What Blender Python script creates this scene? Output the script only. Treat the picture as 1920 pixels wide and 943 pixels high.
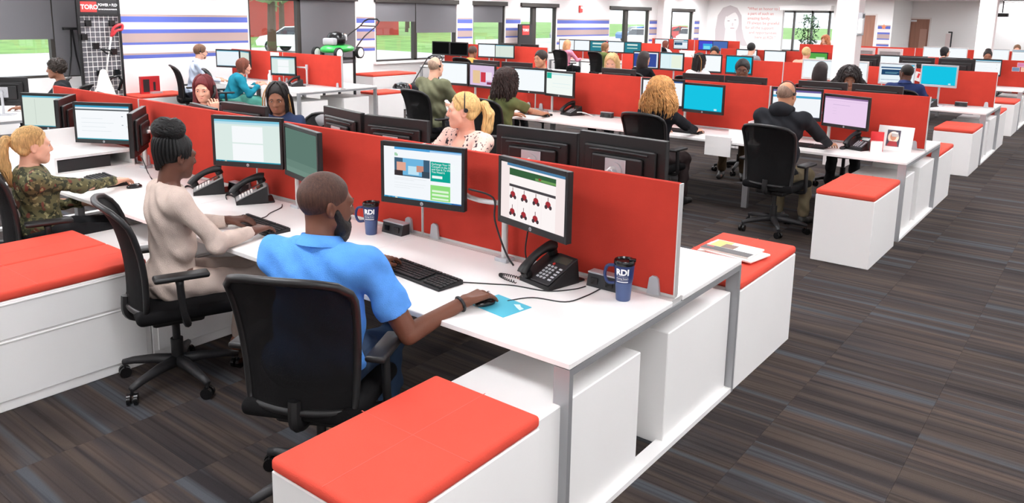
import bpy, bmesh, math, random
import numpy as np
from mathutils import Matrix, Vector
# ---------------------------------------------------------------- camera, world, light, exposure
for _o in list(bpy.data.objects): bpy.data.objects.remove(_o)
scene = bpy.context.scene
COL = scene.collection
EXPO = 0.0
cam_d = bpy.data.cameras.new('camera'); cam = bpy.data.objects.new('camera', cam_d); COL.objects.link(cam)
cam_d.sensor_width = 36.0; cam_d.lens = 1462.8/1920*36; cam_d.shift_y = -(471.5-301.7)/1920
cam_d.clip_start = .05; cam_d.clip_end = 300
_yaw, _pitch, _roll = .659, .185, .017
_fw = Vector((-math.sin(_yaw)*math.cos(_pitch), math.cos(_yaw)*math.cos(_pitch), -math.sin(_pitch)))
_rt = Vector((math.cos(_yaw), math.sin(_yaw), 0)); _up = _rt.cross(_fw)
_r = _rt*math.cos(_roll)+_up*math.sin(_roll); _u = _r.cross(_fw)
_m = Matrix((_r, _u, -_fw)).transposed().to_4x4(); _m.translation = (1.438, -2.219, 1.971)
cam.matrix_world = _m; scene.camera = cam
scene.view_settings.view_transform = 'Standard'; scene.view_settings.look = 'None'
scene.view_settings.gamma = 1; scene.view_settings.use_curve_mapping = False
scene.view_settings.exposure = EXPO
LAMP = 23.0          # ceiling fixture emission
world = bpy.data.worlds.new('world'); scene.world = world; world.use_nodes = True
_bg = world.node_tree.nodes['Background']; _bg.inputs[0].default_value = (.86, .93, 1, 1); _bg.inputs[1].default_value = 2.2
# ---------------------------------------------------------------- materials
def lin(c):
    if isinstance(c, str):
        c = c.lstrip('#'); c = [int(c[i:i+2], 16)/255 for i in (0, 2, 4)]
    return tuple((x/12.92 if x <= .04045 else ((x+.055)/1.055)**2.4) for x in c)
MATS = {}
def mat(name, col, rough=.5, metal=0, bump=0, bscale=200, var=0, vscale=3, spec=.5, alpha=None, coat=0, stretch=None):
    if name in MATS: return MATS[name]
    m = bpy.data.materials.new(name); m.use_nodes = True; nt = m.node_tree; b = nt.nodes['Principled BSDF']
    c = lin(col); b.inputs['Base Color'].default_value = (*c, 1); b.inputs['Roughness'].default_value = rough
    b.inputs['Metallic'].default_value = metal; b.inputs['Specular IOR Level'].default_value = spec
    if coat: b.inputs['Coat Weight'].default_value = coat
    if bump or var:
        tc = nt.nodes.new('ShaderNodeTexCoord'); src = tc.outputs['Object']
        if stretch:
            mp = nt.nodes.new('ShaderNodeMapping'); mp.inputs['Scale'].default_value = stretch; nt.links.new(src, mp.inputs[0]); src = mp.outputs[0]
    if bump:
        n = nt.nodes.new('ShaderNodeTexNoise'); n.inputs['Scale'].default_value = bscale; nt.links.new(src, n.inputs['Vector'])
        bp = nt.nodes.new('ShaderNodeBump'); bp.inputs['Strength'].default_value = bump; bp.inputs['Distance'].default_value = .004
        nt.links.new(n.outputs[0], bp.inputs['Height']); nt.links.new(bp.outputs[0], b.inputs['Normal'])
    if var:
        n = nt.nodes.new('ShaderNodeTexNoise'); n.inputs['Scale'].default_value = vscale; n.inputs['Detail'].default_value = 4; nt.links.new(src, n.inputs['Vector'])
        mr = nt.nodes.new('ShaderNodeMapRange'); mr.inputs[1].default_value = .3; mr.inputs[2].default_value = .7; mr.inputs[3].default_value = 1-var; mr.inputs[4].default_value = 1+var
        nt.links.new(n.outputs[0], mr.inputs[0])
        mx = nt.nodes.new('ShaderNodeVectorMath'); mx.operation = 'SCALE'; mx.inputs[0].default_value = c; nt.links.new(mr.outputs[0], mx.inputs['Scale'])
        nt.links.new(mx.outputs[0], b.inputs['Base Color'])
    if alpha is not None: b.inputs['Alpha'].default_value = alpha
    MATS[name] = m; return m
def emis(name, col, s=1.0):
    if name in MATS: return MATS[name]
    m = bpy.data.materials.new(name); m.use_nodes = True; nt = m.node_tree; nt.nodes.clear()
    o = nt.nodes.new('ShaderNodeOutputMaterial'); e = nt.nodes.new('ShaderNodeEmission'); e.inputs[0].default_value = (*lin(col), 1); e.inputs[1].default_value = s
    nt.links.new(e.outputs[0], o.inputs[0]); MATS[name] = m; return m
def scr(col): return emis('screen_'+col, col, 1.0/2**EXPO)
def spotted(name, base, spots, scale=40, thr=.62, rough=.8, extra=None):
    if name in MATS: return MATS[name]
    m = mat(name, base, rough); nt = m.node_tree; b = nt.nodes['Principled BSDF']
    tc = nt.nodes.new('ShaderNodeTexCoord'); prev = None
    for i, (c, sc, th) in enumerate([(spots, scale, thr)]+(extra or [])):
        n = nt.nodes.new('ShaderNodeTexNoise'); n.inputs['Scale'].default_value = sc; n.inputs['Detail'].default_value = 1.5
        mp = nt.nodes.new('ShaderNodeMapping'); mp.inputs['Location'].default_value = (i*7.3, i*3.1, i); nt.links.new(tc.outputs['Object'], mp.inputs[0]); nt.links.new(mp.outputs[0], n.inputs['Vector'])
        r = nt.nodes.new('ShaderNodeMapRange'); r.inputs[1].default_value = th; r.inputs[2].default_value = th+.02; nt.links.new(n.outputs[0], r.inputs[0])
        mx = nt.nodes.new('ShaderNodeMix'); mx.data_type = 'RGBA'; nt.links.new(r.outputs[0], mx.inputs[0])
        if prev is None: mx.inputs[6].default_value = (*lin(base), 1)
        else: nt.links.new(prev, mx.inputs[6])
        mx.inputs[7].default_value = (*lin(c), 1); prev = mx.outputs[2]
    nt.links.new(prev, b.inputs['Base Color']); return m
M_white = mat('white_laminate', '#f3f1ef', .35, var=.015, vscale=1.5)
M_wpaint = mat('white_paint', '#f4f2f0', .8, bump=.1, bscale=90)
M_red = mat('red_fabric', '#c03c2f', .9, bump=.35, bscale=420, var=.05, vscale=6, spec=.2)
M_cush = mat('red_cushion_fabric', '#dd5040', .88, bump=.35, bscale=380, var=.04, vscale=4, spec=.2)
M_alu = mat('brushed_aluminium', '#a3a4a6', .42, .45, bump=.05, bscale=60, stretch=(1, 30, 30))
M_alul = mat('light_aluminium', '#d6d4d2', .4, .4)
M_black = mat('black_plastic', '#131213', .45, bump=.08, bscale=500)
M_blackg = mat('glossy_black_plastic', '#141415', .22)
M_dark = mat('dark_grey_plastic', '#242325', .5)
M_grey = mat('grey_plastic', '#8d8c8c', .5)
M_silver = mat('silver_plastic', '#b8b9bd', .4, .2)
M_rub = mat('black_rubber', '#161616', .7)
M_seat = mat('black_seat_fabric', '#121112', .95, bump=.5, bscale=500, spec=.15)
M_paper = mat('white_paper', '#f2efec', .8)
M_cable = mat('black_cable', '#1a1a1b', .5)
M_chrome = mat('steel', '#c8c8c8', .25, .9)
M_frame = mat('dark_bronze_frame', '#3b3733', .5, .3)
M_shade = mat('grey_roller_shade', '#6b6a6d', .9, bump=.15, bscale=600)
M_print = mat('white_print', '#f6f6f6', .6)
M_glass = None
def glass_mat():
    m = bpy.data.materials.new('window_glass'); m.use_nodes = True; nt = m.node_tree; nt.nodes.clear()
    o = nt.nodes.new('ShaderNodeOutputMaterial'); t = nt.nodes.new('ShaderNodeBsdfTransparent'); g = nt.nodes.new('ShaderNodeBsdfGlossy'); g.inputs['Roughness'].default_value = .02
    x = nt.nodes.new('ShaderNodeMixShader'); x.inputs[0].default_value = .06; nt.links.new(t.outputs[0], x.inputs[1]); nt.links.new(g.outputs[0], x.inputs[2]); nt.links.new(x.outputs[0], o.inputs[0]); return m
M_glass = glass_mat()
def mesh_cloth_mat():
    m = mat('black_chair_mesh', '#100f10', .85, bump=.4, bscale=700, spec=.2); nt = m.node_tree; b = nt.nodes['Principled BSDF']
    b.inputs['Alpha'].default_value = .9; return m
M_mesh = mesh_cloth_mat()
# ---------------------------------------------------------------- mesh helpers
class MB:
    def __init__(s): s.v = []; s.f = []; s.mi = []; s.mats = []; s.cur = 0
    def use(s, m):
        if m not in s.mats: s.mats.append(m)
        s.cur = s.mats.index(m); return s
    def add(s, vs, fs, M=None):
        n = len(s.v)
        if M is not None: vs = [tuple(M @ Vector(v)) for v in vs]
        s.v += [tuple(v) for v in vs]; s.f += [tuple(i+n for i in f) for f in fs]; s.mi += [s.cur]*len(fs); return s
    def box(s, x0, x1, y0, y1, z0, z1, M=None):
        vs = [(x, y, z) for x in (x0, x1) for y in (y0, y1) for z in (z0, z1)]
        return s.add(vs, [(0, 1, 3, 2), (4, 6, 7, 5), (0, 4, 5, 1), (2, 3, 7, 6), (0, 2, 6, 4), (1, 5, 7, 3)], M)
    def rbox(s, x0, x1, y0, y1, z0, z1, r=.01, seg=3, M=None):
        bm = bmesh.new(); bmesh.ops.create_cube(bm, size=1)
        for v in bm.verts: v.co = Vector(((x0+x1)/2+v.co.x*(x1-x0), (y0+y1)/2+v.co.y*(y1-y0), (z0+z1)/2+v.co.z*(z1-z0)))
        bmesh.ops.bevel(bm, geom=list(bm.edges), offset=r, segments=seg, profile=.5, affect='EDGES')
        bm.verts.index_update(); vs = [tuple(v.co) for v in bm.verts]; fs = [[v.index for v in f.verts] for f in bm.faces]; bm.free()
        return s.add(vs, fs, M)
    def cyl(s, a, b, r0, r1=None, n=16, M=None, caps=True):
        r1 = r0 if r1 is None else r1; a = Vector(a); b = Vector(b); d = (b-a).normalized(); t = Vector((0, 0, 1)) if abs(d.z) < .9 else Vector((1, 0, 0)); p = d.cross(t).normalized(); q = d.cross(p)
        vs = []
        for c, r in ((a, r0), (b, r1)):
            for i in range(n):
                w = 2*math.pi*i/n; vs.append(tuple(c+p*(r*math.cos(w))+q*(r*math.sin(w))))
        fs = [(i, i+n, (i+1) % n+n, (i+1) % n) for i in range(n)]
        if caps: fs += [tuple(range(n)), tuple(range(2*n-1, n-1, -1))]
        return s.add(vs, fs, M)
    def tube(s, pts, r, n=8, M=None, closed=False):
        pts = [Vector(p) for p in pts]; rr = r if isinstance(r, (list, tuple)) else [r]*len(pts); vs = []; L = len(pts); pp = None
        for i, p in enumerate(pts):
            d = (pts[(i+1) % L]-pts[i-1]) if closed else (pts[min(i+1, L-1)]-pts[max(i-1, 0)])
            d = d.normalized() if d.length > 1e-9 else Vector((0, 0, 1))
            if pp is None: t = Vector((0, 0, 1)) if abs(d.z) < .9 else Vector((1, 0, 0)); pp = d.cross(t).normalized()
            else: pp = (pp-d*pp.dot(d)).normalized()
            q = d.cross(pp)
            for k in range(n):
                w = 2*math.pi*k/n; vs.append(tuple(p+pp*(rr[i]*math.cos(w))+q*(rr[i]*math.sin(w))))
        fs = []
        for i in range(L if closed else L-1):
            j = (i+1) % L
            for k in range(n): fs.append((i*n+k, i*n+(k+1) % n, j*n+(k+1) % n, j*n+k))
        if not closed: fs += [tuple(range(n-1, -1, -1)), tuple(range((L-1)*n, L*n))]
        return s.add(vs, fs, M)
    def lathe(s, prof, n=24, M=None):
        vs = []; fs = []
        for r, z in prof:
            for i in range(n): w = 2*math.pi*i/n; vs.append((r*math.cos(w), r*math.sin(w), z))
        for j in range(len(prof)-1):
            for i in range(n): fs.append((j*n+i, j*n+(i+1) % n, (j+1)*n+(i+1) % n, (j+1)*n+i))
        fs += [tuple(range(n-1, -1, -1)), tuple(range((len(prof)-1)*n, len(prof)*n))]
        return s.add(vs, fs, M)
    def prism(s, poly, z0, z1, M=None):
        n = len(poly); vs = [(x, y, z0) for x, y in poly]+[(x, y, z1) for x, y in poly]
        return s.add(vs, [tuple(range(n-1, -1, -1)), tuple(range(n, 2*n))]+[(i, (i+1) % n, (i+1) % n+n, i+n) for i in range(n)], M)
    def rect(s, p, u, v):
        p, u, v = Vector(p), Vector(u), Vector(v); return s.add([p, p+u, p+u+v, p+v], [(0, 1, 2, 3)])
    def build(s, name, m=None, parent=None, smooth=False, loc=None):
        me = bpy.data.meshes.new(name); me.from_pydata(s.v, [], s.f)
        for mm in (s.mats or [m]): me.materials.append(mm)
        if s.mats and len(s.mats) > 1: me.polygons.foreach_set('material_index', s.mi)
        if smooth is True: me.polygons.foreach_set('use_smooth', [True]*len(s.f))
        elif smooth: me.polygons.foreach_set('use_smooth', [True]*len(s.f)); me.set_sharp_from_angle(angle=math.radians(smooth))
        me.update(); o = bpy.data.objects.new(name, me); COL.objects.link(o)
        if parent is not None: o.parent = parent
        if loc: o.location = loc
        return o
def tag(o, label, cat, group=None, kind=None):
    if label: o['label'] = label
    if cat: o['category'] = cat
    if group: o['group'] = group
    if kind: o['kind'] = kind
    return o
def thing(name, label, cat, loc=(0, 0, 0), rz=0, group=None):
    o = bpy.data.objects.new(name, None); COL.objects.link(o); o.location = loc; o.rotation_euler = (0, 0, rz); o.empty_display_size = .1
    return tag(o, label, cat, group)
def struct(o): o['kind'] = 'structure'; return o
def dup(root, loc, rz, label=None, group=None):
    r = root.copy(); COL.objects.link(r); r.location = loc; r.rotation_euler = (0, 0, rz)
    if label: r['label'] = label
    if group: r['group'] = group
    for ch in list(root.children):
        c = ch.copy(); COL.objects.link(c); c.parent = r
        for g in list(ch.children):
            d = g.copy(); COL.objects.link(d); d.parent = c
    return r
_tcache = {}
def text_geo(txt, size, bold=0):
    k = (txt, size, bold)
    if k in _tcache: return _tcache[k]
    cu = bpy.data.curves.new('t', 'FONT'); cu.body = txt; cu.size = size; cu.offset = bold; cu.resolution_u = 3; cu.align_x = 'LEFT'
    o = bpy.data.objects.new('t', cu); COL.objects.link(o); bpy.context.view_layer.update()
    e = o.evaluated_get(bpy.context.evaluated_depsgraph_get()); me = e.to_mesh()
    vs = [tuple(v.co) for v in me.vertices]; fs = [tuple(p.vertices) for p in me.polygons]; e.to_mesh_clear()
    bpy.data.objects.remove(o); bpy.data.curves.remove(cu); _tcache[k] = (vs, fs); return vs, fs
def RZ(a): return Matrix.Rotation(a, 4, 'Z')
def RX(a): return Matrix.Rotation(a, 4, 'X')
def RY(a): return Matrix.Rotation(a, 4, 'Y')
def T(x, y, z): return Matrix.Translation((x, y, z))
def spline(pts, n=6):
    out = []; P = [Vector(p) for p in pts]
    for i in range(len(P)-1):
        p0 = P[max(i-1, 0)]; p1 = P[i]; p2 = P[i+1]; p3 = P[min(i+2, len(P)-1)]
        for k in range(n):
            t = k/n; out.append(.5*((2*p1)+(p2-p0)*t+(2*p0-5*p1+4*p2-p3)*t*t+(3*p1-p0-3*p2+p3)*t**3))
    return out+[P[-1]]
# ---------------------------------------------------------------- the setting
XW = -12.3; CEIL = 2.75; YF = 28.5
def carpet_mat():
    m = bpy.data.materials.new('striped_carpet'); m.use_nodes = True; nt = m.node_tree; b = nt.nodes['Principled BSDF']; b.inputs['Roughness'].default_value = .95; b.inputs['Specular IOR Level'].default_value = .15
    N = nt.nodes.new; L = nt.links.new
    g = N('ShaderNodeNewGeometry'); s = N('ShaderNodeSeparateXYZ'); L(g.outputs['Position'], s.inputs[0])
    def mth(op, a, b_=None, c=None):
        n = N('ShaderNodeMath'); n.operation = op
        for i, x in enumerate((a, b_, c)):
            if x is None: continue
            if hasattr(x, 'links'): L(x, n.inputs[i])
            else: n.inputs[i].default_value = x
        return n.outputs[0]
    tx = mth('FLOOR', mth('DIVIDE', mth('SUBTRACT', s.outputs[0], .285), .6)); off = mth('MULTIPLY', mth('MODULO', tx, 2.0), .3)
    ty = mth('FLOOR', mth('DIVIDE', mth('ADD', s.outputs[1], off), .6))
    cv = N('ShaderNodeCombineXYZ'); L(tx, cv.inputs[0]); L(ty, cv.inputs[1]); wn = N('ShaderNodeTexWhiteNoise'); wn.noise_dimensions = '2D'; L(cv.outputs[0], wn.inputs[0]); r = wn.outputs[0]
    def streak(fx, fy, add):
        c = N('ShaderNodeCombineXYZ'); L(mth('MULTIPLY_ADD', s.outputs[0], fx, mth('MULTIPLY', r, 31.0)), c.inputs[0]); L(mth('MULTIPLY_ADD', s.outputs[1], fy, mth('MULTIPLY', r, 57.0)), c.inputs[1]); c.inputs[2].default_value = add
        n = N('ShaderNodeTexNoise'); n.inputs['Scale'].default_value = 1; n.inputs['Detail'].default_value = 1; L(c.outputs[0], n.inputs[0]); return n.outputs[0]
    band = streak(.3, 6, 0); fine = streak(.6, 48, 9); gray = streak(.25, 9, 21)
    cr = N('ShaderNodeValToRGB'); e = cr.color_ramp.elements; L(band, cr.inputs[0])
    cols = [(.28, '#4a4446'), (.42, '#635855'), (.5, '#77685f'), (.56, '#5b5455'), (.68, '#857267'), (.8, '#4e494b')]
    e[0].position, e[0].color = cols[0][0], (*lin(cols[0][1]), 1); e[1].position, e[1].color = cols[-1][0], (*lin(cols[-1][1]), 1)
    for p, c in cols[1:-1]: x = e.new(p); x.color = (*lin(c), 1)
    gm = N('ShaderNodeMapRange'); gm.inputs[1].default_value = .58; gm.inputs[2].default_value = .68; L(gray, gm.inputs[0])
    mx = N('ShaderNodeMix'); mx.data_type = 'RGBA'; L(gm.outputs[0], mx.inputs[0]); L(cr.outputs[0], mx.inputs[6]); mx.inputs[7].default_value = (*lin('#74777e'), 1)
    fm = N('ShaderNodeMapRange'); fm.inputs[1].default_value = .34; fm.inputs[2].default_value = .52; fm.inputs[3].default_value = .24; fm.inputs[4].default_value = .37; L(fine, fm.inputs[0])
    pile = N('ShaderNodeTexNoise'); pile.inputs['Scale'].default_value = 260; L(g.outputs['Position'], pile.inputs[0]); pm = N('ShaderNodeMapRange'); pm.inputs[3].default_value = .8; pm.inputs[4].default_value = 1.2; L(pile.outputs[0], pm.inputs[0])
    v = N('ShaderNodeVectorMath'); v.operation = 'SCALE'; L(mx.outputs[2], v.inputs[0]); L(mth('MULTIPLY', fm.outputs[0], pm.outputs[0]), v.inputs['Scale']); L(v.outputs[0], b.inputs['Base Color'])
    bp = N('ShaderNodeBump'); bp.inputs['Strength'].default_value = .5; bp.inputs['Distance'].default_value = .004; L(pile.outputs[0], bp.inputs['Height']); L(bp.outputs[0], b.inputs['Normal']); return m
M_carpet = carpet_mat()
floor = struct(MB().box(XW-.2, 6.2, -6.2, 34.2, -.2, -.012).build('floor', mat('concrete_slab', '#4a4644', .9)))
def pix(p):
    d = Vector(p)-cam.location; k = d.dot(_fw); return (960+1462.8*d.dot(_r)/k, 301.7-1462.8*d.dot(_u)/k, k) if k > .2 else (-9e3, -9e3, 0)
TS = .6; tiles = []
for i in range(-20, 10):
    for j in range(-10, 56):
        x0, y0 = i*TS+.285, j*TS-(.3 if i % 2 else 0)
        a = [pix((x0+dx, y0+dy, 0)) for dx in (0, TS) for dy in (0, TS)]; k = min(q[2] for q in a); vis = any(-20 < q[0] < 1940 and -20 < q[1] < 960 for q in a)
        blocked = (-6.3 < x0+.3 < -.3 and any(p-.1 < y0+.3 < p+1.5 for p in (0, 5.35, 10.34, 15.07)))
        tiles.append((0 if not vis or blocked else 1/(k*k*k+.01), x0, y0))
tiles.sort(reverse=True); tm = None; rest = MB()
for n, (w, x0, y0) in enumerate(tiles):
    if n < 290 and w > 0:
        if tm is None:
            o = MB().box(.0006, TS-.0006, .0006, TS-.0006, -.012, 0).build('carpet_tile', M_carpet, floor); tm = o.data
        else: o = bpy.data.objects.new('carpet_tile', tm); COL.objects.link(o); o.parent = floor
        o.location = (x0, y0, 0)
    else: rest.box(x0+.0006, x0+TS-.0006, y0+.0006, y0+TS-.0006, -.012, 0)
o = rest.build('carpet_tiles_beyond', M_carpet, floor); o['kind'] = 'stuff'
ceiling = struct(MB().box(XW-.2, 6.2, -6.2, 34.2, CEIL, CEIL+.1).build('ceiling', mat('ceiling_white', '#f2efee', .9)))
struct(MB().box(6, 6.2, -6.2, 34.2, -.012, CEIL).build('wall_right', M_wpaint)); struct(MB().box(XW, 6, -6.2, -6, -.012, CEIL).build('wall_back', M_wpaint))
# window wall
SILL, HEAD = .84, 2.22
WIN = [(1.0, 3.80, [3.28, 3.38], [(1.46), (.86)]), (6.94, 9.68, [8.12, 8.24], [None, .86]), (10.28, 13.08, [11.55, 11.66], [1.77, 1.5]), (13.73, 15.1, [14.96, 15.02], [1.76, None]),
       (15.83, 17.62, [16.42, 16.6], [None, None]), (20.73, 23.5, [21.8, 22.02], [None, None]), (24.78, 27.15, [25.2, 25.4], [None, None])]
wl = MB(); ys = [-6.2]+[v for w in WIN for v in w[:2]]+[34.2]
for a, b in zip(ys[0::2], ys[1::2]): wl.box(XW-.2, XW, a, b, -.012, CEIL)
for w in WIN: wl.box(XW-.2, XW, w[0], w[1], -.012, SILL); wl.box(XW-.2, XW, w[0], w[1], HEAD, CEIL)
wall_left = struct(wl.build('wall_left', M_wpaint))
ST = [(0, .05, 'b'), (.05, .18, 'B'), (.18, .34, 'p'), (.34, .43, 'B'), (.43, .635, 'b'), (.635, .69, 'B'), (.69, .88, 'p'), (.88, .92, 'b'), (.92, 1, 'B')]
SM = {'b': mat('taupe_stripe_paint', '#b29b95', .7), 'B': mat('blue_stripe_paint', '#5868ba', .7), 'p': mat('blush_stripe_paint', '#f0dcd8', .7)}
for a, b in list(zip(ys[0::2], ys[1::2]))[1:]:
    a2, b2 = (a+.03, b-.03)
    if b > 30: b2 = 27.75; a2 = 27.3
    if a < 4: a2 = 4.15
    for f0, f1, k in ST:
        MB().box(XW, XW+.004, a2, b2, 1.873-.77*f1, 1.873-.77*f0).build('painted_stripe', SM[k], wall_left)
MB().box(XW, XW+.09, 10.2, 13.15, SILL-.05, SILL).build('window_ledge', M_white, wall_left); MB().box(XW, XW+.25, 24.1, 24.72, 0, CEIL).build('pilaster', M_wpaint, wall_left)
for n, (a, b, (m0, m1), sh) in enumerate(WIN, 1):
    w = MB()
    for y0, y1 in ((a, a+.05), (b-.05, b), (m0, m1)): w.box(XW-.13, XW-.03, y0, y1, SILL, HEAD)
    w.box(XW-.13, XW-.03, a, b, SILL, SILL+.04); w.box(XW-.13, XW-.03, a, b, HEAD-.04, HEAD)
    wo = struct(w.build('window_%d' % n, M_frame))
    for y0, y1, z in ((a+.05, m0, sh[0]), (m1, b-.05, sh[1])):
        if y1-y0 < .02: continue
        MB().box(XW-.082, XW-.078, y0, y1, SILL+.04, HEAD-.04).build('pane', M_glass, wo)
        if z: MB().box(XW-.022, XW-.016, y0-.04, y1+.04, z, HEAD).build('roller_shade', M_shade, wo)
    MB().box(XW-.03, XW+.06, a-.04, b+.04, HEAD-.01, HEAD+.1).build('shade_cassette', M_frame, wo)
# far wall with mural, opening, door, recess
wf = MB(); wf.box(XW, -9.2, YF, YF+.2, -.012, CEIL); wf.box(-9.2, -7.3, YF, YF+.2, 2.32, CEIL); wf.box(-7.3, -6.52, YF, YF+.2, -.012, CEIL); wf.box(-6.52, -5.8, YF, YF+.2, 2.2, CEIL); wf.box(-5.8, -5.25, YF, YF+.2, -.012, CEIL)
wf.box(-5.45, -5.25, YF+.2, 31.5, -.012, CEIL); wf.box(-5.25, -5.4+.02, 31.5, 31.7, -.012, CEIL); wf.box(-5.45, -4.57, 31.5, 31.7, 2.1, CEIL); wf.box(-4.57, 6, 31.5, 31.7, -.012, CEIL)
wf.box(XW, -5.45, 34, 34.2, 2.4, CEIL); wf.box(XW, -5.45, 34, 34.2, -.012, .5); wf.box(-5.45, -5.25, 31.5, 34.2, -.012, CEIL)
wall_far = struct(wf.build('wall_far', M_wpaint))
MB().box(-9.2, -7.3, YF-.4, YF, 2.32, 2.5).build('soffit', M_white, wall_far)
M_wood = mat('brown_wood_door', '#9c6c58', .5, var=.12, vscale=2, stretch=(8, 8, .6))
def door(n, x0, x1, y, h):
    d = struct(MB().box(x0+.03, x1-.03, y+.04, y+.09, 0, h-.03).build('door_%d' % n, M_wood)); f = MB(); f.box(x0-.03, x0+.03, y-.02, y+.1, 0, h+.03); f.box(x1-.03, x1+.03, y-.02, y+.1, 0, h+.03); f.box(x0, x1, y-.02, y+.1, h-.03, h+.03)
    f.build('door_frame', mat('door_frame_cream', '#e9e2dd', .6), d); MB().cyl((x0+.1, y+.04, 1), (x0+.1, y-.03, 1), .012).cyl((x0+.1, y-.03, 1), (x0+.22, y-.03, 1), .011).build('door_handle', M_chrome, d); return d
door(1, -6.52, -5.8, YF, 2.2); d2 = door(2, -5.42, -4.56, 31.5, 2.1)
MB().box(-5.36, -5.05, 31.52, 31.545, 1.97, 2.04).build('door_plate', M_print, d2); MB().box(-4.9, -4.66, 31.525, 31.542, .9, 1.7).build('door_pane', mat('frosted_pane', '#b98d7b', .3), d2)
sp = MB()
for f0, f1, k in ST: sp.use(SM[k]).box(-5.72, -5.3, YF-.006, YF-.001, 1.83-.75*f1, 1.83-.75*f0)
sp.use(mat('orange_star_print', '#e58a5e', .7)).prism([(-5.52+(.1 if i % 2 == 0 else .05)*math.sin(i*math.pi/5), 1.77+(.1 if i % 2 == 0 else .05)*math.cos(i*math.pi/5)) for i in range(10)], .007, .01, M=Matrix(((1, 0, 0, 0), (0, 0, -1, YF), (0, 1, 0, 0), (0, 0, 0, 1))))
tag(sp.build('striped_wall_panel'), 'striped blue and blush wall panel with an orange badge between brown doors', 'wall art')
lw = MB()
for x in (-11.8, -10.55, -9.75, -9.0, -8.1, -7.5, -6.6): lw.box(x-.045, x+.045, 33.92, 34.02, .5, 2.4)
lw.box(XW, -5.45, 33.92, 34.02, .5, .62); lw.box(XW, -5.45, 33.92, 34.02, 2.28, 2.4); lo = struct(lw.build('window_8', mat('grey_window_frame', '#6f6c68', .5)))
MB().box(XW, -5.45, 34.04, 34.05, .6, 2.3).build('pane', M_glass, lo)
for x, y, w in ((-1.54, 9.0, .29), (-1.28, 20.0, .36), (-9.0, YF+.1, .0)):
    if w: struct(MB().rbox(x-w/2, x+w/2, y-w/2, y+w/2, -.012, CEIL, .012, 2).build('pillar_%d' % (1 if y < 10 else 2), mat('column_paint', '#efe6e4', .8)))  # free-standing columns of the room
t = thing('wall_device', 'small white boxed device mounted on the nearer white column', 'device', (-1.393, 8.9, 1.78))
MB().rbox(0, .055, -.07, .07, 0, .3, .008, 2).build('housing', M_silver, t); MB().rbox(.02, .08, -.13, -.06, .02, .22, .015, 2).build('side_cover', M_white, t); MB().box(.055, .06, -.03, .03, .23, .28).build('lens', M_dark, t)
# portrait mural and quotation, printed flat on the far wall
FWM = Matrix(((1, 0, 0, 0), (0, 0, -1, YF), (0, 1, 0, 0), (0, 0, 0, 1)))
def blob(cx, cz, rx, rz, n=28, p=2.0): return [(cx+rx*math.copysign(abs(math.cos(a))**(2/p), math.cos(a)), cz+rz*math.copysign(abs(math.sin(a))**(2/p), math.sin(a))) for a in [2*math.pi*i/n for i in range(n)]]
mu = thing('wall_mural', 'faint grey portrait of a long-haired woman printed on the white wall', 'wall art', (0, 0, 0))
MP = [('hair_print', '#c9c0c1', [(-11.9, .9), (-11.93, 1.5), (-11.85, 2.1), (-11.65, 2.4), (-11.35, 2.5), (-11.05, 2.4), (-10.85, 2.1), (-10.8, 1.6), (-10.68, 1.2), (-10.5, .9)]), ('neck_print', '#e0d9d8', [(-11.5, 1.55), (-11.05, 1.5), (-11.0, 1.1), (-10.75, .9), (-11.75, .9), (-11.52, 1.1)]),
      ('face_print', '#ebe6e4', blob(-11.25, 1.82, .3, .44)), ('fringe_print', '#c9c0c1', [(-11.6, 2.1), (-11.45, 2.32), (-11.2, 2.38), (-10.98, 2.25), (-11.2, 2.2), (-11.45, 2.05)]), ('eye_print', '#b5abad', blob(-11.38, 1.88, .055, .022)), ('eye_print', '#b5abad', blob(-11.1, 1.92, .05, .02)), ('nose_print', '#d4cbca', blob(-11.2, 1.74, .035, .07)), ('mouth_print', '#ccb7b7', blob(-11.2, 1.59, .1, .028))]
for i, (n, c, poly) in enumerate(MP): MB().prism(poly, .001+i*.0007, .0016+i*.0007, FWM).build(n, mat('mural_'+c, c, .8), mu)
qt = thing('wall_quotation', 'pale red hand-lettered quotation printed beside the faint portrait', 'wall art', (0, 0, 0))
for i, (s, x) in enumerate((('"What an honor to be', -10.62), ('a part of such an', -10.6), ('amazing family.', -10.6), ("I'll always be grateful", -10.6), ('for all the support', -10.66), ('and opportunities', -10.5), ('here at RDI."', -10.25))):
    v, f = text_geo(s, .155, .002); MB().add([(p[0]+x, p[1]+2.32-i*.185, .002) for p in v], f, FWM).build('lettering', mat('pale_red_print', '#e2a29e', .8), qt)
# ceiling fixtures
M_lamp = emis('lamp_diffuser', '#fbfcff', LAMP); lm = None
for ix, x in enumerate((-11.3, -9.2, -6.9, -4.6, -1.6, 1.4, 4.2)):  # column by the window wall and denser spacing added to brighten that wall
    for iy in range(13):
        y = -4+iy*2.9 if iy < 11 else (26.7, 31.0)[iy-11]
        if lm is None:
            t = thing('ceiling_light', 'recessed white rectangular troffer light in the ceiling', 'light', (x, y, CEIL), 0, 'ceiling troffer lights'); f = MB()
            f.box(-.62, .62, -.33, -.3, -.02, 0); f.box(-.62, .62, .3, .33, -.02, 0); f.box(-.62, -.59, -.3, .3, -.02, 0); f.box(.59, .62, -.3, .3, -.02, 0); f.build('fixture_frame', M_white, t)
            MB().box(-.59, .59, -.3, .3, -.012, -.002).build('diffuser', M_lamp, t); lm = t
        elif not (abs(x+1.6) < .5 and abs(y-9) < .4) and not (y > 30 and -6.5 < x < -4): dup(lm, (x, y, CEIL), 0)
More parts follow.
